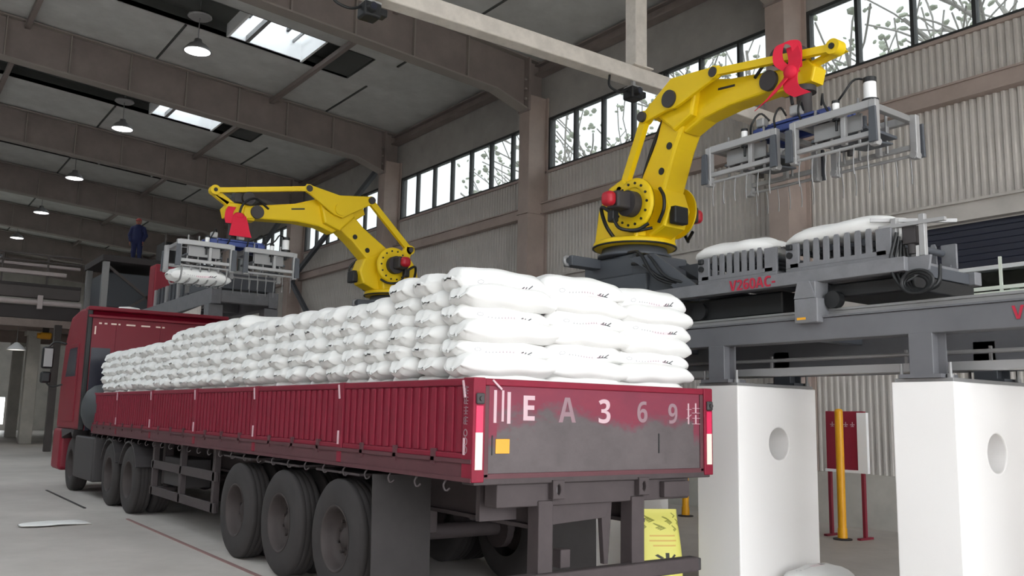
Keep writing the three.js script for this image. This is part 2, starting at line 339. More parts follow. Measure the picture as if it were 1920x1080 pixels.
{
  const t = thing('semi_trailer', 'dark red dropside semi-trailer loaded with white sacks', 'trailer', [TW / 2, 0, TF / 2]);
  // deck and frame
  obj('deck', bx(0.03, TW - 0.03, TD - 0.06, TD, TF, -0.03), M.chassis, t);
  for (const x of [0.72, 1.72]) obj('chassis_beam', [bx(x - 0.07, x + 0.07, TD - 0.1, TD - 0.06, TF, -0.1), bx(x - 0.01, x + 0.01, 0.82, TD - 0.1, -9.2, -0.1), bx(x - 0.07, x + 0.07, 0.8, 0.83, -9.2, -0.1), bx(x - 0.01, x + 0.01, 1.05, TD - 0.1, TF, -9.2), bx(x - 0.07, x + 0.07, 1.03, 1.06, TF, -9.2)], M.chassis, t);
  for (let i = 0; i < 24; i++) { const z = -0.5 - i * 0.52; obj('cross_member', [bx(0.06, TW - 0.06, TD - 0.15, TD - 0.06, z - 0.02, z + 0.02)], M.chassis, t); }
  // outer rails under the boards
  for (const [a, b, s] of [[0, 0.05, -1], [TW - 0.05, TW, 1]]) {
    obj('side_rail', [bx(a, b, 1.17, TD, TF, 0), bx(s < 0 ? a - 0.012 : b, s < 0 ? a : b + 0.012, 1.17, 1.2, TF, 0), bx(s < 0 ? a - 0.012 : b, s < 0 ? a : b + 0.012, 1.3, 1.33, TF, 0)], M.trailerDark, t);
  }
  for (let i = 0; i < 30; i++) { const z = -0.35 - i * 0.42; obj('rope_hook', [tube([[0.02, 1.18, z], [-0.012, 1.13, z], [0.0, 1.09, z + 0.015], [0.025, 1.11, z + 0.03]], 0.008, 10, 5)], M.chassis, t); }
  // side boards between stanchions
  const pitch = 2.15, posts = [0, 1, 2, 3, 4, 5].map((k) => -pitch * k).concat([TF]);
  for (const s of [-1, 1]) {
    const X = s < 0 ? 0 : TW, f = (d0, d1) => s < 0 ? [X + d0, X + d1] : [X - d1, X - d0];      // d: depth inwards from the outer face
    for (let i = 0; i + 1 < posts.length; i++) {
      const za = posts[i] - (i ? 0.05 : 0.13), zb = posts[i + 1] + 0.05, L = za - zb, g = [];
      g.push(bx(...f(0.022, 0.04), TD + 0.01, TH - 0.01, zb, za));
      g.push(rb(...f(0, 0.05), TH - 0.055, TH, zb, za, 0.012, 1), rb(...f(0.004, 0.05), TD + 0.005, TD + 0.05, zb, za, 0.01, 1));
      const n = Math.round(L / 0.125);
      for (let k = 0; k < n; k++) { const z = zb + (k + 0.5) * L / n; g.push(rb(...f(0.004, 0.03), TD + 0.05, TH - 0.055, z - 0.035, z + 0.035, 0.012, 1)); }
      const board = obj('side_board', g, M.trailerRed, t);
      obj('hinge', [0.2, 0.5, 0.8].map((q) => bx(...f(-0.012, 0.02), TD - 0.05, TD + 0.07, zb + q * L - 0.025, zb + q * L + 0.025)), M.trailerDark, board);
      if (s < 0) obj('latch', [bar([-0.012, TH - 0.015, za + 0.01], [-0.016, TH - 0.14, za + 0.045], 0.014, 0.014), bar([-0.012, TD + 0.16, za + 0.04], [-0.012, TD + 0.04, za + 0.04], 0.014, 0.014)], M.paint, board);
    }
    for (let i = 1; i < posts.length; i++) obj('stanchion', rb(...f(-0.006, 0.06), 1.2, TH + 0.004, posts[i] - 0.045, posts[i] + 0.045, 0.008, 1), M.trailerRed, t);
    // rear corner post with reflectors and a side lamp
    const cp = obj('corner_post', [rb(...f(-0.008, 0.1), 1.17, TH + 0.006, -0.13, 0.012, 0.01, 1)], M.trailerRed, t);
    const rx = s < 0 ? [0.015, 0.075] : [TW - 0.075, TW - 0.015];
    obj('reflector', bx(...rx, 1.52, 1.71, 0.012, 0.018), M.reflectRed, cp); obj('reflector', bx(...rx, 1.26, 1.52, 0.012, 0.018), M.reflectWhite, cp);
    obj('corner_latch', [rb(rx[0] - 0.005, rx[1] + 0.005, 1.72, 1.8, 0.01, 0.035, 0.012), cyl([(rx[0] + rx[1]) / 2, 1.76, 0.03], [(rx[0] + rx[1]) / 2, 1.76, 0.05], 0.018, 0.018, 10)], M.plastic, cp);
    if (s < 0) {  // column of faded white characters on the corner post: barred blocks and rings as they read in the photo
      const ch = [];
      for (let k = 0; k < 4; k++) { const y = 1.815 - k * 0.072; ch.push(bx(-0.012, -0.007, y - 0.003, y + 0.003, -0.105, -0.055), bx(-0.012, -0.007, y + 0.022, y + 0.028, -0.105, -0.055), bx(-0.012, -0.007, y - 0.02, y + 0.035, -0.083, -0.077), bx(-0.012, -0.007, y - 0.024, y - 0.018, -0.1, -0.06)); if (k % 2) ch.push(bx(-0.012, -0.007, y - 0.02, y + 0.028, -0.105, -0.099)); }
      for (let k = 0; k < 3; k++) ch.push(new THREE.TorusGeometry(0.021, 0.005, 6, 16).rotateY(Math.PI / 2).scale(0.6, 1.1, 1).translate(-0.009, 1.515 - k * 0.06, -0.08));
      obj('lettering', ch, M.paintFaded, cp);
    }
  }
  obj('head_board', [rb(0.02, TW - 0.02, TD, TH + 0.02, TF - 0.06, TF, 0.01, 1)], M.trailerRed, t);
  // tailboard with dust grown over its lower part
  {
    const n = 512, h = 128, fld = noiseField(512, [3, 8, 20, 60, 160], 77), d = new Uint8Array(n * h * 4);
    for (let y = 0; y < h; y++) for (let x = 0; x < n; x++) {
      const v = y / h, q = fld[y * 2 * 512 + x], q2 = fld[(y * 3 % 512) * 512 + (x * 2) % 512];
      let k = (0.66 - v) * 5 + (q - 0.5) * 4.2 + 0.5 - (x / n < 0.05 || x / n > 0.95 ? 0.9 : 0); k = Math.max(0.12, Math.min(1, k));
      const red = [122 + 20 * (q2 - 0.5), 40, 60], dust = [88 + 26 * (q2 - 0.5), 80 + 24 * (q2 - 0.5), 81 + 24 * (q2 - 0.5)];
      for (let c = 0; c < 3; c++) d[(y * n + x) * 4 + c] = red[c] * (1 - k) + dust[c] * k;
      d[(y * n + x) * 4 + 3] = 255;
    }
    const tex = new THREE.DataTexture(d, n, h, THREE.RGBAFormat); tex.magFilter = THREE.LinearFilter; tex.colorSpace = THREE.SRGBColorSpace; tex.needsUpdate = true;
    const g = join([bx(0.1, TW - 0.1, TD - 0.12, TH - 0.045, -0.045, -0.012)]);
    const uv = g.attributes.uv, p = g.attributes.position;
    for (let i = 0; i < p.count; i++) uv.setXY(i, (p.getX(i) - 0.1) / (TW - 0.2), (p.getY(i) - TD + 0.12) / (TH - TD + 0.075));
    const tb = obj('tailboard', g, new THREE.MeshStandardMaterial({ map: tex, roughness: 0.75 }), t, true);
    obj('top_rail', rb(0.1, TW - 0.1, TH - 0.05, TH + 0.002, -0.06, 0.004, 0.012, 1), M.trailerRed, tb);
    obj('frame_bar', [rb(0.1, 0.14, TD - 0.12, TH - 0.05, -0.05, 0, 0.006, 1), rb(TW - 0.14, TW - 0.1, TD - 0.12, TH - 0.05, -0.05, 0, 0.006, 1), rb(0.1, TW - 0.1, TD - 0.13, TD - 0.09, -0.05, 0, 0.006, 1)], M.trailerDark, tb);
    obj('groove', [bx(0.172, 0.182, 1.36, 1.5, -0.013, -0.008), bx(1.86, 1.872, 1.36, 1.52, -0.013, -0.008)], M.black, tb);
    obj('amber_plate', rb(0.205, 0.33, 1.37, 1.475, -0.013, -0.004, 0.004, 1), M.amber, tb);
    obj('latch', [bar([0.16, TH - 0.01, 0.006], [0.24, TH - 0.075, 0.006], 0.014, 0.014)], M.paint, tb);
    const put = (s, x, y, size, m) => obj('painted_character', text(s, size, 0.003).translate(x, y, -0.012), m, tb);
    const zz = [-0.013, -0.009];
    const yb = 1.6;   // 川 E A 3 6 9 挂
    obj('painted_character', [bx(0.185, 0.21, yb - 0.01, yb + 0.225, ...zz), bx(0.255, 0.275, yb, yb + 0.225, ...zz), bx(0.305, 0.335, yb - 0.015, yb + 0.215, ...zz)], M.paint, tb);
    put('E', 0.43, yb + 0.01, 0.185, M.paint);
    put('A', 0.79, yb, 0.19, M.paintFaded); put('3', 1.19, yb, 0.185, M.paint); put('6', 1.61, yb + 0.01, 0.17, M.paintFaded); put('9', 1.97, yb + 0.005, 0.165, M.paintFaded);
    const gx = 2.2, s = 0.16, st = (x0, y0, x1, y1, w = 0.016) => bar([gx + x0 * s, yb + y0 * s, -0.011], [gx + x1 * s, yb + y1 * s, -0.011], w, 0.004).clone();
    obj('painted_character', [st(0.15, 0, 0.15, 1.1), st(0, 0.78, 0.34, 0.78), st(0, 0.3, 0.34, 0.5), st(0.45, 0.85, 1, 0.85), st(0.72, 0.62, 0.72, 1.12), st(0.42, 0.6, 1.02, 0.6), st(0.45, 0.32, 1, 0.32), st(0.72, 0.02, 0.72, 0.5), st(0.4, 0.02, 1.04, 0.02)], M.paint, tb);
  }
  // rear frame, twist-lock boxes, underrun guard
  obj('rear_cross_beam', [rb(0.02, TW - 0.02, 1.15, TD - 0.12, -0.16, 0.0, 0.01, 1), rb(0.25, 2.25, 0.98, 1.15, -0.2, -0.04, 0.01, 1)], M.chassis, t);
  obj('rear_frame_plate', [bx(0.28, 0.62, 0.86, 1.14, -0.35, -0.3)], M.chassis, t);
  for (const x of [0.78, 1.67]) {
    const ring = new THREE.Shape([[-0.05, -0.065], [0.05, -0.065], [0.05, 0.065], [-0.05, 0.065]].map((q) => new THREE.Vector2(...q))), hole = new THREE.Path(); hole.absellipse(0, 0, 0.026, 0.045, 0, Math.PI * 2, true); ring.holes.push(hole);
    const tl = obj('twist_lock_box', [new THREE.ExtrudeGeometry(ring, { depth: 0.05, bevelEnabled: true, bevelSize: 0.006, bevelThickness: 0.006, bevelSegments: 1 }).translate(x, 1.1, -0.035)], M.chassis, t);
    obj('lock_pin', cyl([x, 1.04, -0.02], [x, 1.16, -0.02], 0.012), M.steel, tl);
  }
  obj('tail_lamp_plate', [rb(1.9, 2.2, 1.0, 1.13, -0.04, 0.02, 0.01, 1)], M.chassis, t);
  for (const x of [0.62, 1.57]) obj('underrun_leg', [rb(x, x + 0.14, 0.45, 1.02, -0.16, -0.02, 0.01, 1)], M.chassis, t);
  obj('underrun_gusset', [plate([[0.76, 1.0], [1.4, 1.0], [1.34, 0.86], [0.76, 0.83]], 0.04, -0.1, 0.004)], M.chassis, t);
  each('spare_bracket', [plate([[1.3, 1.0], [1.42, 0.98], [1.38, 0.5], [1.34, 0.5]], 0.05, -0.12, 0.004), rb(0.9, 1.0, 0.5, 0.64, -0.2, -0.1, 0.01, 1)], M.chassis, t);
  obj('underrun_bar', [rb(0.3, 2.3, 0.38, 0.5, -0.08, 0.03, 0.02)], M.chassis, t);
  obj('bar_end_cap', [rb(2.29, 2.33, 0.39, 0.49, -0.075, 0.025, 0.01, 1), rb(0.27, 0.31, 0.39, 0.49, -0.075, 0.025, 0.01, 1)], M.plastic, t);
  // axles, springs, wheels
  for (const z of [-2.22, -3.53, -4.84]) {
    obj('axle', [cyl([0.3, 0.525, z], [2.2, 0.525, z], 0.075), rb(0.66, 0.8, 0.58, 0.8, z - 0.5, z + 0.5, 0.02, 1), rb(1.7, 1.84, 0.58, 0.8, z - 0.5, z + 0.5, 0.02, 1), cyl([0.62, 0.525, z], [0.7, 0.525, z], 0.2), cyl([1.8, 0.525, z], [1.88, 0.525, z], 0.2)], M.chassis, t);
    for (const [x, s] of [[0.16, -1], [0.47, -1], [2.03, 1], [2.34, 1]]) wheel(t, x, z, s);
  }
  each('brake_chamber', [[0.95, -2.5], [1.55, -2.5], [0.95, -3.8]].map(([x, z]) => cyl([x, 0.62, z], [x, 0.68, z + 0.22], 0.09, 0.085)), M.chassis, t);
  for (const x of [0.0, 1.9]) obj('mudflap', [plate([[x, 0.2], [x + 0.56, 0.16], [x + 0.545, 1.12], [x - 0.02, 1.14]], 0.015, -1.45, 0.003)], M.tyre, t);
  obj('mudguard', [-2.22, -3.53, -4.84].map((z) => bx(0.02, 0.62, 1.1, 1.12, z - 0.45, z + 0.45)), M.chassis, t);
  // side guard frame and landing gear
  const sg = [];
  for (const [y, h] of [[0.38, 0.12], [0.76, 0.12]]) sg.push(rb(0.12, 0.16, y, y + h, -8.85, -5.85, 0.008, 1));
  obj('side_guard_rail', sg, M.chassis, t);
  for (const z of [-8.75, -7.35, -5.95]) obj('side_guard_post', rb(0.12, 0.2, 0.38, 1.17, z - 0.045, z + 0.045, 0.008, 1), M.chassis, t);
  for (const x of [0.35, 2.0]) obj('landing_leg', [rb(x, x + 0.13, 0.5, 1.2, -9.1, -8.97, 0.01, 1), rb(x - 0.06, x + 0.19, 0.4, 0.46, -9.16, -8.91, 0.01, 1), cyl([x + 0.065, 0.46, -9.035], [x + 0.065, 0.6, -9.035], 0.045)], M.chassis, t);
  obj('tool_box', rb(0.22, 0.6, 0.55, 0.95, -8.5, -7.5, 0.02), M.plastic, t);
}

// ---------------------------------------------------------------- tractor unit
{
  const t = thing('truck_tractor', 'dark red high roofed truck tractor coupled to the loaded trailer', 'truck', [1.25, 0, -13]);
  // cab body: side profile (z, y) extruded across x
  const cabProf = [[-13.3, 1.2], [-13.3, 3.42], [-13.42, 3.56], [-14.2, 3.6], [-15.1, 3.5], [-15.55, 3.0], [-15.72, 2.3], [-15.78, 1.2]];
  const side = (pts, x0, x1, bev = 0.05) => plate(pts.map(([z, y]) => [-z, y]), x1 - x0, 0, bev).rotateY(Math.PI / 2).translate((x0 + x1) / 2, 0, 0);
  // after rotateY(90deg) local x (= -z value) maps to -z
  const cab = obj('cab', side(cabProf, -0.08, 2.56), M.cabRed, t);
  obj('roof_edge', [rb(-0.12, 2.6, 3.5, 3.58, -13.5, -13.2, 0.03), rb(-0.1, 2.58, 3.36, 3.42, -13.31, -13.24, 0.015, 1)], M.cabRed, cab);
  each('rear_corner_trim', [rb(-0.11, -0.02, 1.2, 3.52, -13.36, -13.26, 0.02, 1), rb(2.5, 2.59, 1.2, 3.52, -13.36, -13.26, 0.02, 1)], M.black, cab);
  obj('back_panel_rib', [bx(0.42, 0.45, 2.2, 3.3, -13.3, -13.28), bx(1.25, 1.28, 2.2, 3.3, -13.3, -13.28)], M.cabRed, cab);
  obj('dark_gap_panel', [bx(0.0, 0.34, 1.2, 2.78, -13.3, -13.285)], M.navy, cab);  // navy panel painted in for the darkness of the gap behind the cab
  for (let i = 0; i < 6; i++) obj('reflector', bx(i < 2 ? 0.1 + i * 0.1 : 0.32 + (i - 2) * 0.28, i < 2 ? 0.15 + i * 0.1 : 0.49 + (i - 2) * 0.28, 3.245, 3.275, -13.3, -13.29), M.reflectWhite, cab);
  obj('reflector', bx(0.03, 0.055, 3.04, 3.2, -13.3, -13.29), M.reflectWhite, cab);
  obj('door', [side([[-14.0, 1.35], [-14.0, 2.9], [-14.9, 2.9], [-15.25, 2.35], [-15.3, 1.35]], -0.1, -0.075, 0.008)], M.cabRed, cab);
  obj('side_window', [side([[-14.1, 2.25], [-14.1, 2.82], [-14.85, 2.82], [-15.12, 2.25]], -0.106, -0.098, 0.003)], M.navy, cab);
  obj('windshield', [side([[-15.5, 2.25], [-15.38, 3.05], [-15.46, 3.06], [-15.74, 2.26]], 0.1, 2.4, 0.01)], M.navy, cab);
  const [mir] = each('mirror_arm', [tube([[-0.1, 2.95, -15.3], [-0.3, 2.98, -15.45], [-0.42, 2.85, -15.45]], 0.02, 12, 6), tube([[-0.1, 2.1, -15.4], [-0.3, 2.05, -15.45], [-0.42, 2.15, -15.45]], 0.02, 12, 6)], M.black, cab);
  obj('mirror_housing', [rb(-0.52, -0.3, 2.42, 2.88, -15.56, -15.4, 0.05, 3), rb(-0.52, -0.32, 2.12, 2.36, -15.56, -15.4, 0.05, 3)], M.black, mir);
  obj('mirror_glass', [bx(-0.49, -0.33, 2.46, 2.84, -15.405, -15.395)], M.steel, mir);
  obj('bumper', [rb(-0.1, 2.58, 0.35, 1.2, -15.95, -15.1, 0.08, 3)], M.cabRed, t);
  each('wheel_arch', [side([[-13.75, 1.2], [-13.85, 1.05], [-14.1, 1.18], [-14.6, 1.18], [-14.95, 1.0], [-15.05, 1.2]], -0.1, 0.4, 0.02), side([[-13.75, 1.2], [-13.85, 1.05], [-14.1, 1.18], [-14.6, 1.18], [-14.95, 1.0], [-15.05, 1.2]], 2.1, 2.6, 0.02)], M.plastic, t);
  each('side_skirt', [rb(-0.06, 0.45, 0.32, 1.1, -13.75, -12.05, 0.04), rb(2.05, 2.56, 0.32, 1.1, -13.75, -12.05, 0.04)], M.plastic, t);
  obj('frame_rail', [bx(0.8, 0.88, 0.75, 1.0, -15.2, -9.0), bx(1.62, 1.7, 0.75, 1.0, -15.2, -9.0), bx(0.8, 1.7, 0.8, 0.95, -9.1, -9.0)], M.chassis, t);
  obj('fifth_wheel', [cyl([1.25, 0.98, -10.4], [1.25, 1.04, -10.4], 0.45, 0.45, 24)], M.black, t);
  for (const x of [0.0, 1.92]) obj('mudguard', [-9.8, -11.15].map((z) => side(Array.from({ length: 9 }, (_, i) => { const a = Math.PI * (0.12 + 0.76 * i / 8); return [z + Math.cos(a) * 0.6, 0.525 + Math.sin(a) * 0.6]; }).concat(Array.from({ length: 9 }, (_, i) => { const a = Math.PI * (0.88 - 0.76 * i / 8); return [z + Math.cos(a) * 0.575, 0.525 + Math.sin(a) * 0.575]; })), x, x + 0.6, 0)), M.plastic, t);
  for (const z of [-9.8, -11.15]) { obj('axle', [cyl([0.3, 0.525, z], [2.2, 0.525, z], 0.09), new THREE.SphereGeometry(0.2, 16, 12).translate(1.25, 0.525, z)], M.chassis, t); for (const [x, s] of [[0.16, -1], [0.47, -1], [2.03, 1], [2.34, 1]]) wheel(t, x, z, s); }
  obj('axle', [cyl([0.2, 0.525, -14.4], [2.3, 0.525, -14.4], 0.07)], M.chassis, t);
  for (const [x, s] of [[0.14, -1], [2.36, 1]]) wheel(t, x, -14.4, s);
  // gas tank lying across behind the cab, domed end to the left
  const tk = obj('gas_tank', lathe([[0, 1.28], [0.18, 1.26], [0.32, 1.2], [0.42, 1.08], [0.455, 0.95], [0.46, 0.9], [0.46, -0.9], [0.455, -0.95], [0.42, -1.08], [0.32, -1.2], [0.18, -1.26], [0, -1.28]], 40).rotateZ(Math.PI / 2).translate(1.12, 1.62, -12.86 - 0.0), M.tank, t);
  obj('tank_strap', [0.5, 1.7].map((x) => new THREE.TorusGeometry(0.468, 0.016, 6, 40).rotateY(Math.PI / 2).translate(x, 1.62, -12.86)), M.black, tk);
  each('tank_cradle', [rb(0.4, 0.6, 1.0, 1.2, -13.2, -12.64, 0.01, 1), rb(1.6, 1.8, 1.0, 1.2, -13.2, -12.64, 0.01, 1)], M.chassis, t);
  obj('roof_marker_lamp', lathe([[0, 0.07], [0.16, 0.05], [0.2, 0], [0, 0]], 20).scale(1.2, 1, 0.5).translate(0.72, 3.6, -13.7), M.white, cab);
}

// ---------------------------------------------------------------- sacks
function sackGeo(L, W, H, s, wrinkle = 1) {
  const nu = 40, nv = 24, pos = [], uv = [], idx = [], ph = [rr(0, 6), rr(0, 6), rr(0, 6), rr(0, 6)], flap = rr(-0.25, 0.7);
  for (let i = 0; i <= nu; i++) {
    const u0 = -1 + 2 * i / nu, u = Math.sin(u0 * 1.35) / Math.sin(1.35), au = Math.abs(u), blunt = u < 0, e = Math.max(0, 1 - Math.pow(au / 0.96, blunt ? 6.5 : 3.4));   // one end is folded square, the other sewn flat
    const h = au >= 0.96 ? 0.007 : H / 2 * Math.pow(e, blunt ? 0.5 : 0.62) + 0.007;
    const w = W / 2 * (blunt ? 0.3 + 0.7 * Math.pow(1 - Math.pow(au, 4.2), 0.6) : 0.42 + 0.58 * Math.pow(1 - Math.pow(au, 5), 0.6));
    for (let j = 0; j <= nv; j++) {
      const a = j / nv * Math.PI * 2, c = Math.cos(a), q = Math.sin(a);
      let z = w * Math.sign(c) * Math.pow(Math.abs(c), 0.84), y = h * Math.sign(q) * Math.pow(Math.abs(q), q < 0 ? 0.8 : 0.9);
      const wr = wrinkle * (0.006 * Math.sin(7 * u + 3 * c + ph[0]) + 0.005 * Math.sin(13 * c + 4 * u + ph[1]) * au + 0.012 * au * au * Math.sin(9 * c + ph[2]));
      y += wr * (au < 0.93 ? 1 : 0.6); z += wrinkle * 0.008 * Math.sin(5 * u + ph[3]) * (1 - au);
      y -= (blunt ? 0.008 : 0.045) * au * au * au + (au > 0.96 ? (au - 0.96) * flap : 0);
      pos.push(u * L / 2 + 0.006 * Math.sin(8 * c + ph[1]) * (au > 0.85 ? 1 : 0), y, z); uv.push((u + 1) / 2, j / nv);
      if (i < nu && j < nv) { const k = i * (nv + 1) + j; idx.push(k, k + 1, k + nv + 1, k + 1, k + nv + 2, k + nv + 1); }
    }
  }
  const ends = [];
  const g = new THREE.BufferGeometry(); g.setAttribute('position', new THREE.Float32BufferAttribute(pos, 3)); g.setAttribute('uv', new THREE.Float32BufferAttribute(uv, 2)); g.setIndex(idx); g.computeVertexNormals();
  // close the seam of normals
  const n = g.attributes.normal;
  for (let i = 0; i <= nu; i++) { const a = i * (nv + 1), b = a + nv, x = n.getX(a) + n.getX(b), y = n.getY(a) + n.getY(b), z = n.getZ(a) + n.getZ(b), l = Math.hypot(x, y, z); n.setXYZ(a, x / l, y / l, z / l); n.setXYZ(b, x / l, y / l, z / l); }
  return g;
}
function sackPrint() {
  const c = document.createElement('canvas'); c.width = 512; c.height = 512; const g = c.getContext('2d');
  g.fillStyle = '#e6e5e3'; g.fillRect(0, 0, 512, 512);
  const band = (y, k) => {
    g.fillStyle = 'rgba(238,190,200,' + 0.5 * k + ')'; g.fillRect(190, y - 16, 130, 18);
    g.strokeStyle = 'rgba(60,62,66,' + k + ')'; g.lineWidth = 5; g.beginPath(); g.moveTo(290, y - 8); g.lineTo(352, y - 9); g.moveTo(330, y - 9); g.lineTo(356, y + 9); g.moveTo(300, y - 4); g.lineTo(312, y + 3); g.moveTo(318, y - 6); g.lineTo(326, y + 3); g.stroke();
    g.lineWidth = 2; g.strokeStyle = 'rgba(110,112,116,' + 0.8 * k + ')';
    for (let i = 0; i < 9; i++) { g.beginPath(); g.moveTo(120 + i * 17, y - 6); g.lineTo(129 + i * 17, y - 7 - (i % 3)); g.moveTo(124 + i * 17, y - 10); g.lineTo(124 + i * 17, y - 1); g.stroke(); }
    g.beginPath(); g.ellipse(86, y + 3, 13, 8, 0, 0, 7); g.stroke();
  };
  band(498, 1); band(150, 0.5);
  const t = new THREE.CanvasTexture(c); t.colorSpace = THREE.SRGBColorSpace; t.flipY = false; return t;
}
const printTex = sackPrint();
M.sackPrint = new THREE.MeshStandardMaterial({ map: printTex, roughness: 0.62 });
const LAY = 0.128, SL = 0.92, SW = 0.46, SH = 0.19;
const sackVars = [0, 1, 2, 3, 4, 5].map((i) => sackGeo(SL, SW, SH, i));
const COLS = 28, PZ = 0.437, topLayer = (z) => z < -8 ? 9 : z < -5 ? 10 : z < -1.25 ? 9 : 10;
const ones = ['', 'first', 'second', 'third', 'fourth', 'fifth', 'sixth', 'seventh', 'eighth', 'ninth', 'tenth', 'eleventh', 'twelfth', 'thirteenth', 'fourteenth', 'fifteenth', 'sixteenth', 'seventeenth', 'eighteenth', 'nineteenth', 'twentieth'];
const nth = (n) => n <= 20 ? ones[n] : 'twenty-' + ones[n - 20];
const coreM = [];
for (let c = 0; c < COLS; c++) {
  const zb = -0.36 - c * PZ;
  for (let k = 0; k <= topLayer(zb); k++) for (let r = 0; r < 3; r++) {
    const lift = (zb < -2.6 && zb > -5 ? 0.03 : 0), last = k === topLayer(zb);
    const x = (k < 5 ? 0.54 + r * 0.72 : 0.47 + r * 0.79) + rr(-0.025, 0.025), y = TD + LAY * (k + 0.5) + (k > 4 ? lift * (k - 4) / 5 : 0) + (r === 1 && k > 3 ? 0.012 * (k - 3) / 3 : 0), z = zb + (k % 2 ? 0.03 : -0.03) + rr(-0.025, 0.025);
    const ry = rr(-0.05, 0.05) + (rnd() > 0.5 ? Math.PI : 0), rx = rr(-0.05, 0.05), rz = rr(-0.03, 0.03), vi = Math.floor(rnd() * 6), sy = last ? 1.12 : 1;
    const seen = k >= 4 && (r === 0 || c === 0);
    if (!seen) { const m = new THREE.Matrix4().compose(V(x, y, z), new THREE.Quaternion().setFromEuler(new THREE.Euler(rx, ry, rz)), V(1, sy, 1)); coreM.push(m); continue; }
    const print = c === 0 && k % 2 === 0;
    const s = new THREE.Mesh(sackVars[vi], print ? M.sackPrint : M.sack); s.name = numbered('grain_sack'); s.castShadow = s.receiveShadow = true; scene.add(s);
    s.position.set(x, y, z); s.rotation.set(rx, r === 0 || print ? rr(-0.06, 0.06) : ry % 3.1, rz); s.scale.set(1, sy, 1);
    if (r === 0 && c) tag(s, 'white sack end ' + nth(c + 1) + ' from the tailboard, ' + nth(k - 3) + ' row above the side board', 'sack', 'sacks along the side of the load');
    else if (print) tag(s, 'printed white sack above the tailboard, ' + nth(k - 3) + ' row up, ' + ['at the side-board corner', 'in the middle', 'on the pillar side'][r], 'sack', 'printed sacks at the rear of the load');
    else tag(s, 'plain white sack above the tailboard, ' + nth(k - 3) + ' row up, ' + ['at the side-board corner', 'in the middle', 'on the pillar side'][r], 'sack', 'plain sacks at the rear of the load');
  }
}
{
  const im = new THREE.InstancedMesh(sackVars[0], M.sack, coreM.length); coreM.forEach((m, i) => im.setMatrixAt(i, m));
  im.name = 'stacked_sacks'; im.castShadow = im.receiveShadow = true; im.userData = { label: 'white sacks packed inside the load behind the outer rows', category: 'sacks', kind: 'stuff' }; scene.add(im);
}
function looseSack(label, L, W, H, pos, rot, print = true) {
  const s = new THREE.Mesh(sackGeo(L, W, H, 9), print ? M.sackPrint : M.sack); s.name = numbered('grain_sack'); s.castShadow = s.receiveShadow = true; scene.add(s);
  s.position.set(...pos); s.rotation.set(...rot); return tag(s, label, 'sack');
}

// cloth or belt: a thin closed sweep of width w across direction dir
function strip(pts, w, dir, th = 0.012, n = 24, flare = 0) {
  const cv = new THREE.CatmullRomCurve3(pts.map(P3)), D = P3(dir).normalize(), pos = [], idx = [];
  for (let i = 0; i <= n; i++) {
    const t = i / n, p = cv.getPoint(t), tan = cv.getTangent(t), nn = V().crossVectors(D, tan).normalize().multiplyScalar(th / 2), s = D.clone().multiplyScalar(w / 2 * (1 + flare * t));
    for (const [a, b] of [[-1, -1], [1, -1], [1, 1], [-1, 1]]) { const q = p.clone().addScaledVector(s, a).addScaledVector(nn, b); pos.push(q.x, q.y, q.z); }
    if (i < n) for (let k = 0; k < 4; k++) { const a = i * 4 + k, b = i * 4 + (k + 1) % 4; idx.push(a, b, a + 4, b, b + 4, a + 4); }
  }
  idx.push(0, 2, 1, 0, 3, 2); const e = n * 4; idx.push(e, e + 1, e + 2, e, e + 2, e + 3);
  const g = new THREE.BufferGeometry(); g.setAttribute('position', new THREE.Float32BufferAttribute(pos, 3)); g.setIndex(idx);
  const h = g.toNonIndexed(); h.computeVertexNormals(); return h;
}

// ---------------------------------------------------------------- white pillars and the rail gantry
const PX0 = 3.2, PX1 = 4.42, pillarZ = []; for (let k = -1; k < 8; k++) pillarZ.push(1.54 - 2.08 * k);
pillarZ.forEach((z, i) => {
  const p = thing('gantry_pillar', i === 2 ? 'white pillar with a round hole beside the trailer tailboard' : i === 1 ? 'white pillar with a round hole standing clear of the trailer' : 'white pillar with a round hole ' + (i ? 'beneath the rail gantry, alongside the trailer' : 'at the open end of the rail gantry'), 'pillar', [(PX0 + PX1) / 2, 0, z], 'white pillars carrying the rail gantry');
  obj('pillar_shaft', plate([[PX0, 0], [PX1, 0], [PX1, 1.97], [PX0, 1.97]], 0.52, z, 0.012, [[3.81, 1.42, 0.155]]), M.pillar, p);
  obj('base_plate', [rb(PX0 + 0.02, PX1 - 0.02, 1.97, 2.0, z - 0.24, z + 0.24, 0.005, 1)], M.steel, p);
  for (const [bxx, bz] of [[PX0 + 0.06, -0.2], [PX0 + 0.06, 0.2], [PX1 - 0.06, -0.2], [PX1 - 0.06, 0.2]]) obj('anchor_bolt', [cyl([bxx, 2.0, z + bz], [bxx, 2.12, z + bz], 0.014, 0.014, 8), cyl([bxx, 2.0, z + bz], [bxx, 2.03, z + bz], 0.028, 0.028, 6)], M.steel, p);
});
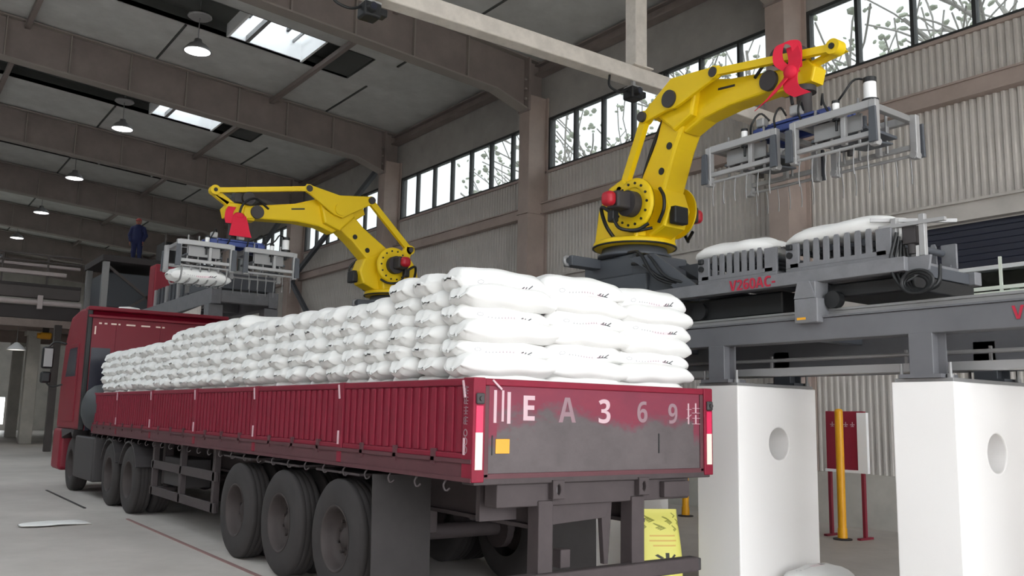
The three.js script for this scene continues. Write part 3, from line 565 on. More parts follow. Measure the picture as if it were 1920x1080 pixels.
{
  const g = thing('rail_gantry', 'long grey steel rail girders on short legs above the white pillars', 'gantry', [3.8, 2.0, -4]);
  const za = -14.5, zb = 6;
  for (const [x0, x1] of [[3.2, 3.4], [4.22, 4.42]]) {
    const b = obj('girder', [rb(x0, x1, x0 < 4 ? 2.35 : 2.1, 2.545, za, zb, 0.01, 1), bx(x0 - 0.015, x1 + 0.015, 2.545, 2.56, za, zb)], M.girder, g);
    obj('rail', [bx((x0 + x1) / 2 - 0.035, (x0 + x1) / 2 + 0.035, 2.56, 2.575, za, zb), bx((x0 + x1) / 2 - 0.012, (x0 + x1) / 2 + 0.012, 2.575, 2.605, za, zb), rb((x0 + x1) / 2 - 0.022, (x0 + x1) / 2 + 0.022, 2.605, 2.63, za, zb, 0.006, 1)], M.steel, b);
    for (const z of pillarZ) obj('leg', [rb(x0, x1 - 0.02, 2.0, 2.36, z - 0.1, z + 0.1, 0.008, 1), bx(x0 - 0.03, x1 + 0.03, 2.0, 2.03, z - 0.17, z + 0.17), bx(x0 + 0.08, x0 + 0.1, 2.03, 2.35, z + 0.1, z + 0.16)], x0 < 4 ? M.girder : M.carriageDark, g);
  }
  for (let z = 4.5; z > -14; z -= 2.08) obj('cross_tie', rb(3.4, 4.22, 2.38, 2.5, z - 0.06, z + 0.06, 0.008, 1), M.carriageDark, g);
  obj('cable_tray', [bx(3.5, 3.66, 2.07, 2.085, za, zb), bx(3.5, 3.512, 2.085, 2.14, za, zb), bx(3.648, 3.66, 2.085, 2.14, za, zb)], M.alu, g);
  obj('air_pipe', [cyl([3.6, 2.22, za], [3.6, 2.22, zb], 0.018, 0.018, 8), cyl([4.6, 2.3, za], [4.6, 2.3, zb], 0.02, 0.02, 8)], M.alu, g);
  obj('pipe_clamp', pillarZ.flatMap((z) => [[3.6, -0.35], [3.6, 0.35]].map(([x, d]) => bar([x, 2.08, z + d], [x, 2.26, z + d], 0.02, 0.02))), M.steel, g);
  obj('lettering', text('V260AC-', 0.1, 0.004).rotateY(-Math.PI / 2).translate(3.196, 2.41, 2.25), M.redText, g);
}
// ---------------------------------------------------------------- robot carriages running on the rails
function carriage(z0, label, dirZ, letters) {                // robot stands at z0, cradles reach towards dirZ
  const c = thing('robot_carriage', label, 'carriage', [3.8, 2.63, z0]);
  const Z = (d) => z0 + dirZ * d, zz = (a, b) => dirZ > 0 ? [Z(a), Z(b)] : [Z(b), Z(a)];
  for (const [x0, x1] of [[3.18, 3.3], [4.32, 4.44]]) obj('long_beam', [rb(x0, x1, 2.865, 2.985, ...zz(-0.7, 3.75), 0.008, 1)], M.carriage, c);
  for (const d of [-0.6, 0.6, 1.5, 2.45, 3.65]) obj('cross_beam', rb(3.3, 4.32, 2.87, 2.97, ...zz(d - 0.05, d + 0.05), 0.008, 1), M.carriageDark, c);
  for (const x of [3.12, 4.24]) for (const d of [-0.35, 2.85]) {
    const w = obj('wheel_block', [rb(x, x + 0.26, 2.5, 2.72, ...zz(d - 0.12, d + 0.12), 0.012), rb(x + 0.02, x + 0.22, 2.7, 2.87, ...zz(d - 0.05, d + 0.09), 0.01, 1), plate([[-0.1, 2.72], [0.12, 2.72], [0.08, 2.87], [-0.04, 2.87]], 0.02, 0, 0.002).rotateY(Math.PI / 2).translate(x + 0.01, 0, Z(d))], M.carriage, c);
    obj('wheel', cyl([x + 0.1, 2.7, Z(d + 0.2)], [x + 0.18, 2.7, Z(d + 0.2)], 0.075, 0.075, 20), M.black, w);
    if (x < 4) obj('warning_label', bx(x - 0.003, x, 2.53, 2.55, ...zz(d - 0.09, d - 0.0)), M.yellowPost, w);
  }
  // dark drive units and cable chain under the deck
  obj('drive_unit', [rb(3.4, 4.2, 2.64, 2.86, ...zz(0.55, 2.4), 0.02), rb(3.32, 4.3, 2.72, 2.85, ...zz(2.95, 3.75), 0.02), cyl([3.36, 2.74, Z(1.4)], [3.6, 2.74, Z(1.4)], 0.09, 0.09, 16)], M.black, c);
  obj('end_bracket', [plate([[0, 2.98], [0.22, 2.98], [0.2, 2.86], [0.0, 2.78]], 0.03, 0, 0.004).rotateY(-Math.PI / 2).translate(3.25, 0, Z(3.72))], M.carriage, c);
  // robot plinth with gussets and outrigger beam
  obj('plinth', [rb(3.34, 4.26, 2.98, 3.24, ...zz(-0.62, 0.66), 0.02), rb(3.42, 4.18, 3.24, 3.5, ...zz(-0.48, 0.5), 0.03), ...[3.4, 4.2].flatMap((x) => [plate([[0.4, 3.5], [1.35, 2.985], [0.4, 2.985]], 0.03, 0, 0.004), plate([[0.5, 3.4], [0.9, 3.4], [1.5, 2.985], [1.2, 2.985]], 0.03, 0.16, 0.004)].map((g) => g.rotateY(-Math.PI / 2 * dirZ).translate(x, 0, z0)))], M.carriageDark, c);
  const o = obj('outrigger_beam', [rb(2.98, 4.62, 3.38, 3.5, ...zz(-0.34, -0.18), 0.01, 1)], M.carriageDark, c);
  obj('lifting_eye', [new THREE.TorusGeometry(0.05, 0.022, 8, 20).translate(2.98, 3.44, Z(-0.26))], M.steel, o);
  obj('cable_hose', [[0.05, 0.5], [-0.04, 0.42], [0.1, 0.36]].map(([dy, dz]) => tube([[3.36, 3.4 + dy, Z(dz)], [3.24, 3.34 + dy, Z(dz + 0.3)], [3.2, 3.12, Z(dz + 0.6)], [3.28, 3.0, Z(dz + 0.95)]], 0.018, 20, 6)), M.black, c);
  if (letters) obj('lettering', text('V260AC-', 0.1, 0.004).rotateY(-Math.PI / 2).translate(3.175, 2.875, Z(1.96)), M.redText, c);
  // end stand with valves and a drooping bundle of hoses
  const st = obj('valve_stand', [[3.26, 3.62], [3.26, 3.86], [3.56, 3.62]].map(([x, d]) => rb(x, x + 0.05, 2.985, 3.33, ...zz(d - 0.025, d + 0.025), 0.006, 1)).concat([bar([3.2, 3.33, Z(3.45)], [3.6, 3.3, Z(3.98)], 0.03, 0.03), bar([3.26, 3.26, Z(3.5)], [3.28, 3.26, Z(4.05)], 0.04, 0.03)]), M.alu, c);
  obj('valve', [rb(3.28, 3.4, 3.1, 3.25, ...zz(3.68, 3.8), 0.01, 1), cyl([3.32, 3.02, Z(3.74)], [3.32, 3.1, Z(3.74)], 0.03, 0.03, 10)], M.plastic, st);
  each('hose_coil', [0, 1, 2].map((i) => new THREE.TorusGeometry(0.13 - i * 0.02, 0.016, 8, 28).scale(1, 0.72, 1).rotateY(Math.PI / 2 + 0.2 * i).translate(3.16 + i * 0.045, 2.76, Z(3.86 - i * 0.03))), M.black, st);
  obj('hose_bundle', [0, 1, 2, 3, 4].map((i) => tube([[3.24 + i * 0.03, 3.2 - i * 0.03, Z(3.66)], [3.2 + i * 0.04, 2.9, Z(3.62 + i * 0.02)], [3.2 + i * 0.02, 2.68 + i * 0.012, Z(3.78)], [3.24 + i * 0.03, 2.74, Z(3.98 - i * 0.015)], [3.3, 2.9, Z(3.98)]], 0.014, 28, 6)), M.black, st);
  return c;
}
carriage(-2.3, 'grey rail carriage beside the tailboard carrying a yellow robot', 1, true);
carriage(-8.3, 'grey rail carriage behind the sack load carrying a yellow robot', -1, false);

// slatted cradles with sacks waiting on them
function cradle(z0, z1, label) {
  const c = thing('sack_cradle', label, 'cradle', [3.75, 2.985, (z0 + z1) / 2], undefined), L = z1 - z0;
  obj('base_tray', [rb(3.22, 4.3, 2.985, 3.02, z0, z1, 0.006, 1)], M.carriage, c);
  for (const x of [3.22, 4.26]) { const n = 7; for (let i = 0; i < n; i++) { const z = z0 + 0.16 + (i + 0.5) * (L - 0.32) / n; obj('slat', plate([[-0.03, 3.02], [0.03, 3.02], [0.028, 3.24], [0.015, 3.27], [-0.015, 3.27], [-0.028, 3.24]], 0.02, 0, 0.003).rotateY(Math.PI / 2).translate(x + 0.02, 0, z), M.carriage, c); } obj('slat_rail', [bx(x, x + 0.04, 3.02, 3.06, z0 + 0.05, z1 - 0.05)], M.carriage, c); }
  for (const z of [z0, z1 - 0.14]) each('end_plate', [rb(3.22, 3.25, 3.02, 3.25, z, z + 0.14, 0.006, 1), rb(4.27, 4.3, 3.02, 3.25, z, z + 0.14, 0.006, 1)], M.carriage, c);
  for (let i = 0; i < 6; i++) obj('roller', cyl([3.27, 3.17, z0 + 0.12 + i * (L - 0.24) / 5], [4.25, 3.17, z0 + 0.12 + i * (L - 0.24) / 5], 0.03, 0.03, 10), M.carriageDark, c);
  obj('sensor', [cyl([3.2, 3.14, z0 + 0.05], [3.27, 3.14, z0 + 0.05], 0.03, 0.03, 12), rb(3.19, 3.25, 3.19, 3.24, z0 + 0.02, z0 + 0.08, 0.01, 1)], M.black, c);
  return c;
}
cradle(-0.78, 0.18, 'grey slatted cradle next to the yellow robot, holding a sack');
cradle(0.28, 1.32, 'grey slatted cradle at the hose end of the carriage, holding a sack');
looseSack('white sack lying in the cradle next to the yellow robot', 0.98, 0.6, 0.2, [3.55, 3.315, -0.46], [0, Math.PI / 2 + 0.03, 0.02], false);
looseSack('white sack lying in the cradle at the hose end of the carriage', 1.12, 0.62, 0.2, [3.54, 3.315, 0.74], [0, Math.PI / 2, 0.0], false);

// ---------------------------------------------------------------- palletizing robots (local x forward, y up)
function robot(label, pos, turn, q) {
  const t = thing('palletizing_robot', label, 'robot', pos, 'yellow palletizing robots on the rail gantry', false); t.rotation.y = turn;
  const { J, E, W, R, B, K } = q;                             // shoulder, elbow, wrist, rear joint, base joint, rod end
  const dir = (a, b) => { const d = [b[0] - a[0], b[1] - a[1]], l = Math.hypot(...d); return [d[0] / l, d[1] / l, l]; };
  const along = (a, b, pts) => { const [dx, dy] = dir(a, b); return pts.map(([s, n]) => [a[0] + dx * s - dy * n, a[1] + dy * s + dx * n]); };
  const disc = (p, r, w0, w1, n = 28) => cyl([p[0], p[1], w0], [p[0], p[1], w1], r, r, n);
  obj('pedestal', [lathe([[0, 0], [0.44, 0], [0.44, 0.05], [0.4, 0.07], [0.38, 0.15], [0, 0.15]], 40)], M.carriageDark, t);
  const tt = obj('turntable', [lathe([[0, 0.13], [0.47, 0.13], [0.49, 0.15], [0.49, 0.2], [0.46, 0.22], [0, 0.22]], 48), plate([[-0.4, 0.2], [0.42, 0.2], [0.66, 0.3], [0.74, 0.5], [0.66, 0.72], [0.4, 0.84], [0.12, 0.96], [-0.12, 0.92], [-0.3, 0.72], [-0.4, 0.42]], 0.36, 0, 0.03), plate([[-0.36, 0.2], [0.36, 0.2], [0.42, 0.5], [0.34, 0.8], [0.12, 0.93], [-0.1, 0.86], [-0.28, 0.62]], 0.66, 0, 0.03)], M.yellow, t);
  obj('bearing_ring', [lathe([[0.49, 0.135], [0.505, 0.14], [0.505, 0.155], [0.49, 0.16]], 48)], M.black, tt);
  for (const s of [-1, 1]) {
    const fl = obj('shoulder_flange', [lathe([[0, 0], [0.31, 0], [0.31, 0.03], [0.28, 0.055], [0.2, 0.06], [0.2, 0.04], [0, 0.04]], 40).rotateX(s * Math.PI / 2).translate(J[0], J[1], s * 0.33)], M.yellow, t);
    const bl = []; for (let i = 0; i < 14; i++) { const a = i / 14 * Math.PI * 2; bl.push(disc([J[0] + Math.cos(a) * 0.245, J[1] + Math.sin(a) * 0.245], 0.016, s * 0.385, s * 0.4, 6)); }
    obj('flange_bolt', bl, M.black, fl);
    const mo = obj('motor', [disc(J, 0.15, s * 0.36, s * 0.48), new RoundedBoxGeometry(0.2, 0.2, 0.22, 2, 0.03).translate(J[0] - 0.03, J[1] + 0.02, s * 0.56)], M.plastic, t);
    obj('motor_cap', [new RoundedBoxGeometry(0.17, 0.17, 0.13, 4, 0.06).translate(J[0] - 0.03, J[1] + 0.02, s * 0.72)], M.redCap, mo);
    obj('cable_plug', [new RoundedBoxGeometry(0.1, 0.14, 0.1, 2, 0.02).translate(J[0] - 0.14, J[1] - 0.14, s * 0.55), tube([[J[0] - 0.14, J[1] - 0.1, s * 0.58], [J[0] - 0.28, J[1] - 0.02, s * 0.6], [J[0] - 0.34, J[1] - 0.2, s * 0.48], [J[0] - 0.3, J[1] - 0.38, s * 0.35]], 0.022, 24, 8), tube([[J[0] - 0.1, J[1] - 0.18, s * 0.58], [J[0] - 0.02, J[1] - 0.3, s * 0.56], [J[0] + 0.12, J[1] - 0.32, s * 0.42], [J[0] + 0.24, J[1] - 0.26, s * 0.36]], 0.02, 24, 8)], M.black, mo);
  }
  obj('junction_box', [new RoundedBoxGeometry(0.1, 0.2, 0.22, 2, 0.02).translate(0.76, 0.42, 0.04)], M.black, t);
  each('cable_loop', [tube([[0.62, 0.74, 0.2], [0.72, 0.62, 0.24], [0.72, 0.48, 0.24], [0.62, 0.34, 0.22]], 0.02, 20, 8), tube([[0.5, 0.3, 0.2], [0.36, 0.26, 0.36], [0.22, 0.3, 0.36]], 0.018, 16, 8)], M.black, t);
  // lower arm
  const [, , la] = dir(J, E);
  const arm = obj('lower_arm', [plate(along(J, E, [[-0.2, -0.1], [-0.1, -0.23], [0.25, -0.2], [la * 0.6, -0.17], [la - 0.1, -0.19], [la + 0.1, -0.14], [la + 0.16, 0], [la + 0.1, 0.14], [la - 0.1, 0.19], [la * 0.6, 0.16], [0.25, 0.22], [-0.1, 0.23], [-0.2, 0.1]]), 0.34, 0, 0.03)], M.yellow, t);
  obj('access_hole', [0.36, 0.6].flatMap((f) => [-1, 1].map((s) => { const p = along(J, E, [[la * f, -0.08]])[0]; return disc(p, 0.042, s * 0.165, s * 0.178, 20); })), M.black, arm);
  obj('arm_conduit', [tube(along(J, E, [[0.0, 0.2], [la * 0.35, 0.24], [la * 0.7, 0.22], [la * 0.95, 0.16]]).map((p) => [...p, 0.12]), 0.02, 20, 8)], M.black, arm);
  // upper arm with its tail
  const [, , lf] = dir(E, W);
  const up = obj('upper_arm', [plate(along(E, W, [[-0.52, 0.08], [-0.54, -0.06], [-0.2, -0.24], [0.1, -0.36], [0.34, -0.24], [0.7, -0.16], [lf - 0.1, -0.1], [lf + 0.06, -0.1], [lf + 0.1, 0], [lf + 0.06, 0.1], [lf - 0.1, 0.11], [0.7, 0.14], [0.3, 0.22], [0.0, 0.26], [-0.2, 0.2]]), 0.26, 0, 0.025),
    plate(along(E, W, [[-0.3, 0.1], [-0.3, -0.12], [0.0, -0.34], [0.26, -0.2], [0.3, 0.16], [0, 0.22]]), 0.44, 0, 0.03)], M.yellow, t);
  for (const s of [-1, 1]) { obj('pivot_cover', [disc(E, 0.105, s * 0.2, s * 0.245)], s * q.near > 0 && q.coverYellow ? M.yellow : M.plastic, up); obj('pivot_cover', [disc(along(E, W, [[lf - 0.12, 0]])[0], 0.105, s * 0.12, s * 0.17)], M.plastic, up); obj('marking', plate(along(E, W, [[0.55, 0.06], [0.55, 0.035], [0.78, 0.035], [0.78, 0.06]]), 0.004, s * 0.131, 0).translate(0, 0, 0), M.plastic, up); }
  // triangular elbow link and parallel rods
  const eye = [W[0] + (K[0] - E[0]), W[1] + (K[1] - E[1])];
  for (const s of q.near > 0 ? [1] : [-1]) {
    const tri = obj('elbow_link', [plate([along(E, K, [[-0.1, -0.1]])[0], along(E, K, [[0.05, -0.13]])[0], along(E, K, [[dir(E, K)[2] + 0.06, -0.05]])[0], along(E, K, [[dir(E, K)[2] + 0.06, 0.06]])[0], [E[0] + 0.02, E[1] + 0.24], [R[0] + 0.02, R[1] + 0.07], [R[0] - 0.06, R[1]], [R[0], R[1] - 0.07]], 0.05, s * 0.28, 0.01)], M.yellow, t);
    each('pin', [disc(K, 0.055, s * 0.24, s * 0.34), disc(R, 0.06, s * 0.22, s * 0.35), ], M.plastic, tri); obj('elbow_cap', disc(E, 0.1, s * 0.3, s * 0.335), q.coverYellow ? M.yellow : M.plastic, tri);
    obj('wrist_rod', [bar([...K, s * 0.3], [...eye, s * 0.14], 0.06, 0.075), disc(eye, 0.075, s * 0.08, s * 0.2), disc(K, 0.07, s * 0.27, s * 0.33)], M.yellow, t);
    const rod = obj('rear_rod', [bar([...R, s * 0.26], [...B, s * 0.26], 0.07, 0.1), disc(R, 0.075, s * 0.21, s * 0.31), disc(B, 0.08, s * 0.21, s * 0.31)], M.yellow, t);
    each('pin', [disc(B, 0.045, s * 0.2, s * 0.33), disc(R, 0.04, s * 0.2, s * 0.33)], M.plastic, rod);
  }
  obj('rear_link', [plate([[B[0] - 0.08, B[1] + 0.06], [B[0] + 0.08, B[1] + 0.06], [J[0] + 0.1, J[1] - 0.1], [J[0] - 0.2, J[1] - 0.15]], 0.08, q.near * 0.27, 0.01)], M.yellow, t);
  // wrist head
  const hx = q.hx, hy = W[1];
  const head = obj('wrist_head', [plate([[W[0] - 0.12, hy + 0.08], [W[0] - 0.1, hy - 0.12], [hx + 0.16, hy - 0.12], [hx + 0.2, hy + 0.02], [hx + 0.12, hy + 0.12], [W[0] + 0.04, hy + 0.13]], 0.2, 0, 0.02), plate([[W[0] + 0.1, hy + 0.04], [hx + 0.1, hy + 0.04], [eye[0] + 0.05, eye[1] - 0.02], [eye[0] - 0.02, eye[1] + 0.07], [eye[0] - 0.1, eye[1] + 0.02]], 0.1, q.near * 0.04, 0.012, [[(W[0] + hx + eye[0]) / 3 + 0.03, hy + 0.09, 0.03]])], M.yellow, t);
  obj('eye_bush', [disc(eye, 0.03, q.near * 0.06, q.near * 0.215, 16)], M.black, head);
  const wm = obj('wrist_motor', [new RoundedBoxGeometry(0.18, 0.18, 0.2, 2, 0.03).translate(hx - 0.05, hy + 0.22, q.near * 0.02), disc([hx - 0.16, hy + 0.21], 0.1, q.near * 0.02, q.near * 0.2), cyl([hx, hy + 0.1, 0], [hx, hy + 0.2, 0], 0.09)], M.plastic, t);
  obj('tool_flange', [cyl([hx, hy - 0.12, 0], [hx, hy - 0.18, 0], 0.12, 0.12, 24), cyl([hx, hy - 0.18, 0], [hx, q.plate + 0.02, 0], 0.075, 0.075, 24), cyl([hx, q.plate, 0], [hx, q.plate + 0.03, 0], 0.14, 0.14, 24)], M.plastic, t);
  obj('wrist_hose', [tube([[W[0] - 0.3, hy + 0.1, q.near * 0.14], [W[0] - 0.05, hy + 0.22, q.near * 0.2], [hx - 0.05, hy + 0.08, q.near * 0.24], [hx + 0.02, q.plate + 0.12, q.near * 0.22]], 0.018, 24, 6)], M.black, t);
  return t;
}
robot('yellow palletizing robot beside the tailboard, arm raised toward the corrugated wall', [3.8, 3.5, -2.3], -Math.PI / 2, { J: [0.36, 0.57], E: [0.88, 1.7], W: [2.23, 1.57], R: [0.46, 1.6], B: [0.08, 0.8], K: [1.53, 1.81], hx: 2.42, plate: 1.1, near: 1 });
robot('yellow palletizing robot beyond the sack load, arm bent down over the trailer', [3.8, 3.5, -8.3], Math.PI, { J: [0.2, 0.63], E: [1.2, 1.46], W: [2.66, 1.22], R: [0.64, 1.7], B: [-0.15, 0.95], K: [1.77, 1.72], hx: 2.86, plate: 0.74, near: -1, coverYellow: true });

// ---------------------------------------------------------------- sack grippers (local x along the gripper)
function gripper(label, pos, turn, L, closed) {
  const t = thing('sack_gripper', label, 'gripper', pos, 'sack grippers under the robot wrists', false); t.rotation.y = turn;
  const H = L / 2;
  const pl = obj('mounting_plate', [new RoundedBoxGeometry(0.5, 0.03, 0.42, 2, 0.008).translate(0, -0.015, 0)], M.blue, t);
  for (const z of [-0.16, 0.16]) obj('slide_rail', [new RoundedBoxGeometry(L * 0.5, 0.07, 0.07, 1, 0.01).translate(0, -0.065, z), new RoundedBoxGeometry(L * 0.46, 0.03, 0.04, 1, 0.005).translate(0, -0.01, z)], M.blue, t);
  for (const x of [-L * 0.2, L * 0.2]) obj('slide_block', [new RoundedBoxGeometry(0.12, 0.1, 0.5, 2, 0.015).translate(x, -0.08, 0)], M.blue, t);
  each('valve_bank', [new RoundedBoxGeometry(0.1, 0.09, 0.1, 2, 0.02).translate(-0.36, 0.03, 0.2), new RoundedBoxGeometry(0.1, 0.1, 0.12, 2, 0.02).translate(0.05, 0.05, 0.2)], M.alu, t);
  obj('air_hose', [0, 1, 2, 3].map((i) => tube([[-0.3 + i * 0.2, 0.05, 0.16], [-0.35 + i * 0.24, 0.12, 0.24], [-0.42 + i * 0.28, 0.0, 0.3], [-0.5 + i * 0.32, -0.16, 0.2]], 0.011, 18, 6)), M.black, t);
  for (const s of [-1, 1]) {
    const c = s * H / 2 + s * 0.04, w = H - 0.14, x0 = c - w / 2, x1 = c + w / 2, zz = 0.33;
    const fr = new THREE.Group(); fr.name = 'clamp_frame'; t.add(fr);
    for (const z of [-zz, zz]) obj('top_beam', [new RoundedBoxGeometry(w, 0.075, 0.06, 1, 0.008).translate(c, -0.15, z)], M.alu, fr);
    for (const x of [x0 + 0.05, x1 - 0.05]) obj('cross_beam', [new RoundedBoxGeometry(0.06, 0.06, 2 * zz, 1, 0.008).translate(x, -0.15, 0)], M.steel, fr);
    for (const x of [x0, x1]) for (const z of [-zz, zz]) obj('post', [new RoundedBoxGeometry(0.07, 0.42, 0.07, 1, 0.01).translate(x, -0.33, z), cyl([x, -0.5, z - 0.05], [x, -0.5, z + 0.05], 0.035, 0.035, 12)], M.alu, fr);
    for (const z of [-zz, zz]) obj('lower_bar', [new RoundedBoxGeometry(w, 0.05, 0.045, 1, 0.008).translate(c, -0.42, z), cyl([x0 - 0.03, -0.5, z], [x1 + 0.03, -0.5, z], 0.016, 0.016, 10)], M.alu, fr);
    obj('press_plate', [new RoundedBoxGeometry(w * 0.7, 0.03, 0.5, 1, 0.006).translate(c, -0.32, 0), cyl([c - 0.12, -0.31, 0], [c - 0.12, -0.12, 0], 0.02), cyl([c + 0.12, -0.31, 0], [c + 0.12, -0.12, 0], 0.02)], M.carriageDark, fr);
    each('side_panel', [new RoundedBoxGeometry(w * 0.6, 0.16, 0.02, 1, 0.004).translate(c, -0.26, zz - 0.08), new RoundedBoxGeometry(w * 0.5, 0.14, 0.02, 1, 0.004).translate(c, -0.26, -zz + 0.08)], M.steel, fr);
    for (const z of [-0.3, 0.3]) { const cy = obj('air_cylinder', [cyl([c + 0.02, -0.2, z], [c + 0.02, -0.04, z], 0.032, 0.032, 16)], M.white, fr); obj('cylinder_cap', [cyl([c + 0.02, -0.04, z], [c + 0.02, -0.015, z], 0.036)], M.black, cy); obj('cylinder_rod', [cyl([c + 0.02, -0.3, z], [c + 0.02, -0.2, z], 0.012), cyl([c + 0.02, -0.205, z], [c + 0.02, -0.18, z], 0.036)], M.black, cy); }
    for (const z of [-zz, zz]) for (let i = 0; i < 6; i++) {
      const x = x0 + 0.06 + i * (w - 0.12) / 5, k = z > 0 ? -1 : 1;
      obj('finger', [closed && s < 0 ? tube([[x, -0.48, z], [x, -0.6, z + k * 0.0], [x, -0.7, z + k * 0.06], [x, -0.735, z + k * 0.3]], 0.014, 14, 6) : tube([[x, -0.48, z], [x, -0.58, z - k * 0.02], [x, -0.68, z - k * 0.03], [x, -0.76, z - k * 0.02]], 0.006, 8, 5)], M.steel, fr);
    }
    for (const z of [-zz + 0.05, zz - 0.05]) {
      each('guide_rod', [-0.3, -0.1, 0.24].map((d) => cyl([c + d * w, -0.46, z * 0.8], [c + d * w, -0.02, z * 0.8], 0.014, 0.014, 8)), M.steel, fr);
      obj('mid_post', [new RoundedBoxGeometry(0.05, 0.3, 0.05, 1, 0.008).translate(c + 0.1 * w, -0.3, z)], M.alu, fr);
      obj('actuator', [new RoundedBoxGeometry(0.12, 0.1, 0.09, 2, 0.015).translate(c - 0.2 * w, -0.2, z * 0.7), cyl([c - 0.2 * w, -0.24, z * 0.7], [c - 0.2 * w, -0.4, z * 0.7], 0.028, 0.028, 12)], M.plastic, fr);
    }
    obj('drop_tray', [new RoundedBoxGeometry(w * 0.34, 0.02, 0.3, 1, 0.004).rotateX(0.12).translate(c + 0.2 * w, -0.42, 0)], M.carriageDark, fr);
    for (const x of [x0 - 0.02, x1 + 0.02]) each('crank', [plate([[x - 0.04, -0.52], [x + 0.04, -0.52], [x + 0.03, -0.2], [x - 0.03, -0.2]], 0.03, -zz - 0.06, 0.004), plate([[x - 0.04, -0.52], [x + 0.04, -0.52], [x + 0.03, -0.2], [x - 0.03, -0.2]], 0.03, zz + 0.06, 0.004)], M.carriageDark, fr);
  }
  const u = obj('end_cylinder', [cyl([H - 0.14, -0.06, 0.2], [H - 0.14, 0.1, 0.2], 0.055, 0.055, 20)], M.white, t);
  obj('cylinder_cap', [cyl([H - 0.14, 0.1, 0.2], [H - 0.14, 0.145, 0.2], 0.06), cyl([H - 0.14, -0.1, 0.2], [H - 0.14, -0.06, 0.2], 0.075), cyl([H - 0.14, -0.22, 0.2], [H - 0.14, -0.1, 0.2], 0.02), tube([[H - 0.14, 0.12, 0.2], [H - 0.26, 0.16, 0.24], [H - 0.36, 0.04, 0.28], [H - 0.55, -0.06, 0.2]], 0.011, 16, 6)].slice(0, 1), M.black, u);
  obj('cylinder_rod', [cyl([H - 0.14, -0.1, 0.2], [H - 0.14, -0.06, 0.2], 0.075), cyl([H - 0.14, -0.22, 0.2], [H - 0.14, -0.1, 0.2], 0.02)], M.black, u); obj('air_hose', [tube([[H - 0.14, 0.12, 0.2], [H - 0.26, 0.16, 0.24], [H - 0.36, 0.04, 0.28], [H - 0.55, -0.06, 0.2]], 0.011, 16, 6)], M.black, u);
  return t;
}
gripper('open aluminium sack gripper hanging empty from the raised robot arm', [3.8, 4.6, 0.12], -Math.PI / 2, 1.95, false);
gripper('closed aluminium sack gripper held over the trailer with a sack', [0.95, 4.24, -8.3], 0, 1.85, true);
looseSack('white sack clamped in the aluminium gripper over the trailer', 0.92, 0.62, 0.2, [0.44, 3.63, -8.25], [0, 0.02, 0.0]);

// red cloth ribbons tied round the robot wrists
{
  const r = obj('red_ribbon', [strip([[3.52, 5.28, 0.2], [3.5, 5.12, 0.24], [3.53, 4.98, 0.16], [3.5, 4.84, 0.2], [3.52, 4.76, 0.3]], 0.14, [0, 0, 1], 0.012, 24, 0.3), strip([[3.52, 5.0, 0.14], [3.48, 4.9, 0.06], [3.47, 4.82, -0.04], [3.46, 4.76, -0.14]], 0.11, [0.1, 0.5, 1], 0.012, 20, 0.6), strip([[3.56, 5.02, 0.2], [3.46, 5.14, 0.08], [3.44, 5.3, 0.12], [3.5, 5.3, 0.24], [3.56, 5.06, 0.22]], 0.1, [0.3, 0.2, 1], 0.012, 24), new THREE.SphereGeometry(0.07, 14, 10).scale(0.8, 1, 1.1).translate(3.52, 5.03, 0.17)], M.cloth);
  tag(r, 'bright red cloth bow tied to the wrist of the raised robot arm', 'ribbon');
  const s = obj('red_ribbon', [strip([[0.95, 4.62, -8.06], [0.95, 4.5, -8.02], [0.95, 4.38, -8.0], [0.95, 4.28, -7.97]], 0.2, [1, 0, 0], 0.014, 16, 0.75), strip([[0.84, 4.75, -8.1], [0.79, 4.66, -8.06], [0.78, 4.56, -8.05], [0.8, 4.48, -8.05]], 0.12, [1, 0, 0.2], 0.012, 16), new THREE.SphereGeometry(0.08, 14, 10).scale(1.1, 0.7, 0.7).translate(0.95, 4.62, -8.08)], M.cloth);
  tag(s, 'red cloth skirt tied below the wrist of the bent robot arm', 'ribbon');
}

// ---------------------------------------------------------------- scanner portal hung from the roof
{
  const p = thing('scanner_portal', 'light beige square tube beam hung across the hall from the roof', 'beam', [5, 6.7, -4.07]);
  obj('beam', [rb(-1.5, 8.94, 6.66, 6.9, -4.19, -3.95, 0.02)], M.cream, p);
  for (const x of [5.55, -0.8]) obj('hanger_post', [rb(x - 0.12, x + 0.12, 6.9, roofY(x) - 1.1, -4.19, -3.95, 0.02), bx(x - 0.2, x + 0.2, 6.9, 6.92, -4.24, -3.9)], M.cream, p);
  obj('end_plate', bx(8.9, 8.94, 6.58, 6.98, -4.25, -3.88), M.cream, p);
  const cam = (x, label) => {
    const c = thing('laser_scanner', label, 'scanner', [x, 6.66, -4.0], 'scanner heads under the portal beam');
    obj('bracket', [bar([x, 6.66, -4.0], [x, 6.56, -4.0], 0.05, 0.05), bx(x - 0.1, x + 0.1, 6.54, 6.57, -4.1, -3.9)], M.alu, c);
    obj('housing', [rb(x - 0.13, x + 0.1, 6.36, 6.55, -4.1, -3.88, 0.03, 3), cyl([x - 0.05, 6.45, -3.88], [x - 0.05, 6.45, -3.8], 0.06, 0.055, 16), rb(x + 0.1, x + 0.2, 6.42, 6.52, -4.06, -3.92, 0.02)], M.black, c);
    obj('lens', [cyl([x - 0.05, 6.45, -3.8], [x - 0.05, 6.45, -3.795], 0.04, 0.04, 16)], M.navy, c);
    obj('cable', [tube([[x - 0.1, 6.5, -4.0], [x - 0.3, 6.42, -3.98], [x - 0.48, 6.48, -4.0], [x - 0.46, 6.66, -4.02]], 0.018, 24, 8)], M.black, c);
  };
  cam(1.02, 'black scanner head under the portal beam above the sack load'); cam(5.42, 'black scanner head under the portal beam beside the yellow arm');
}

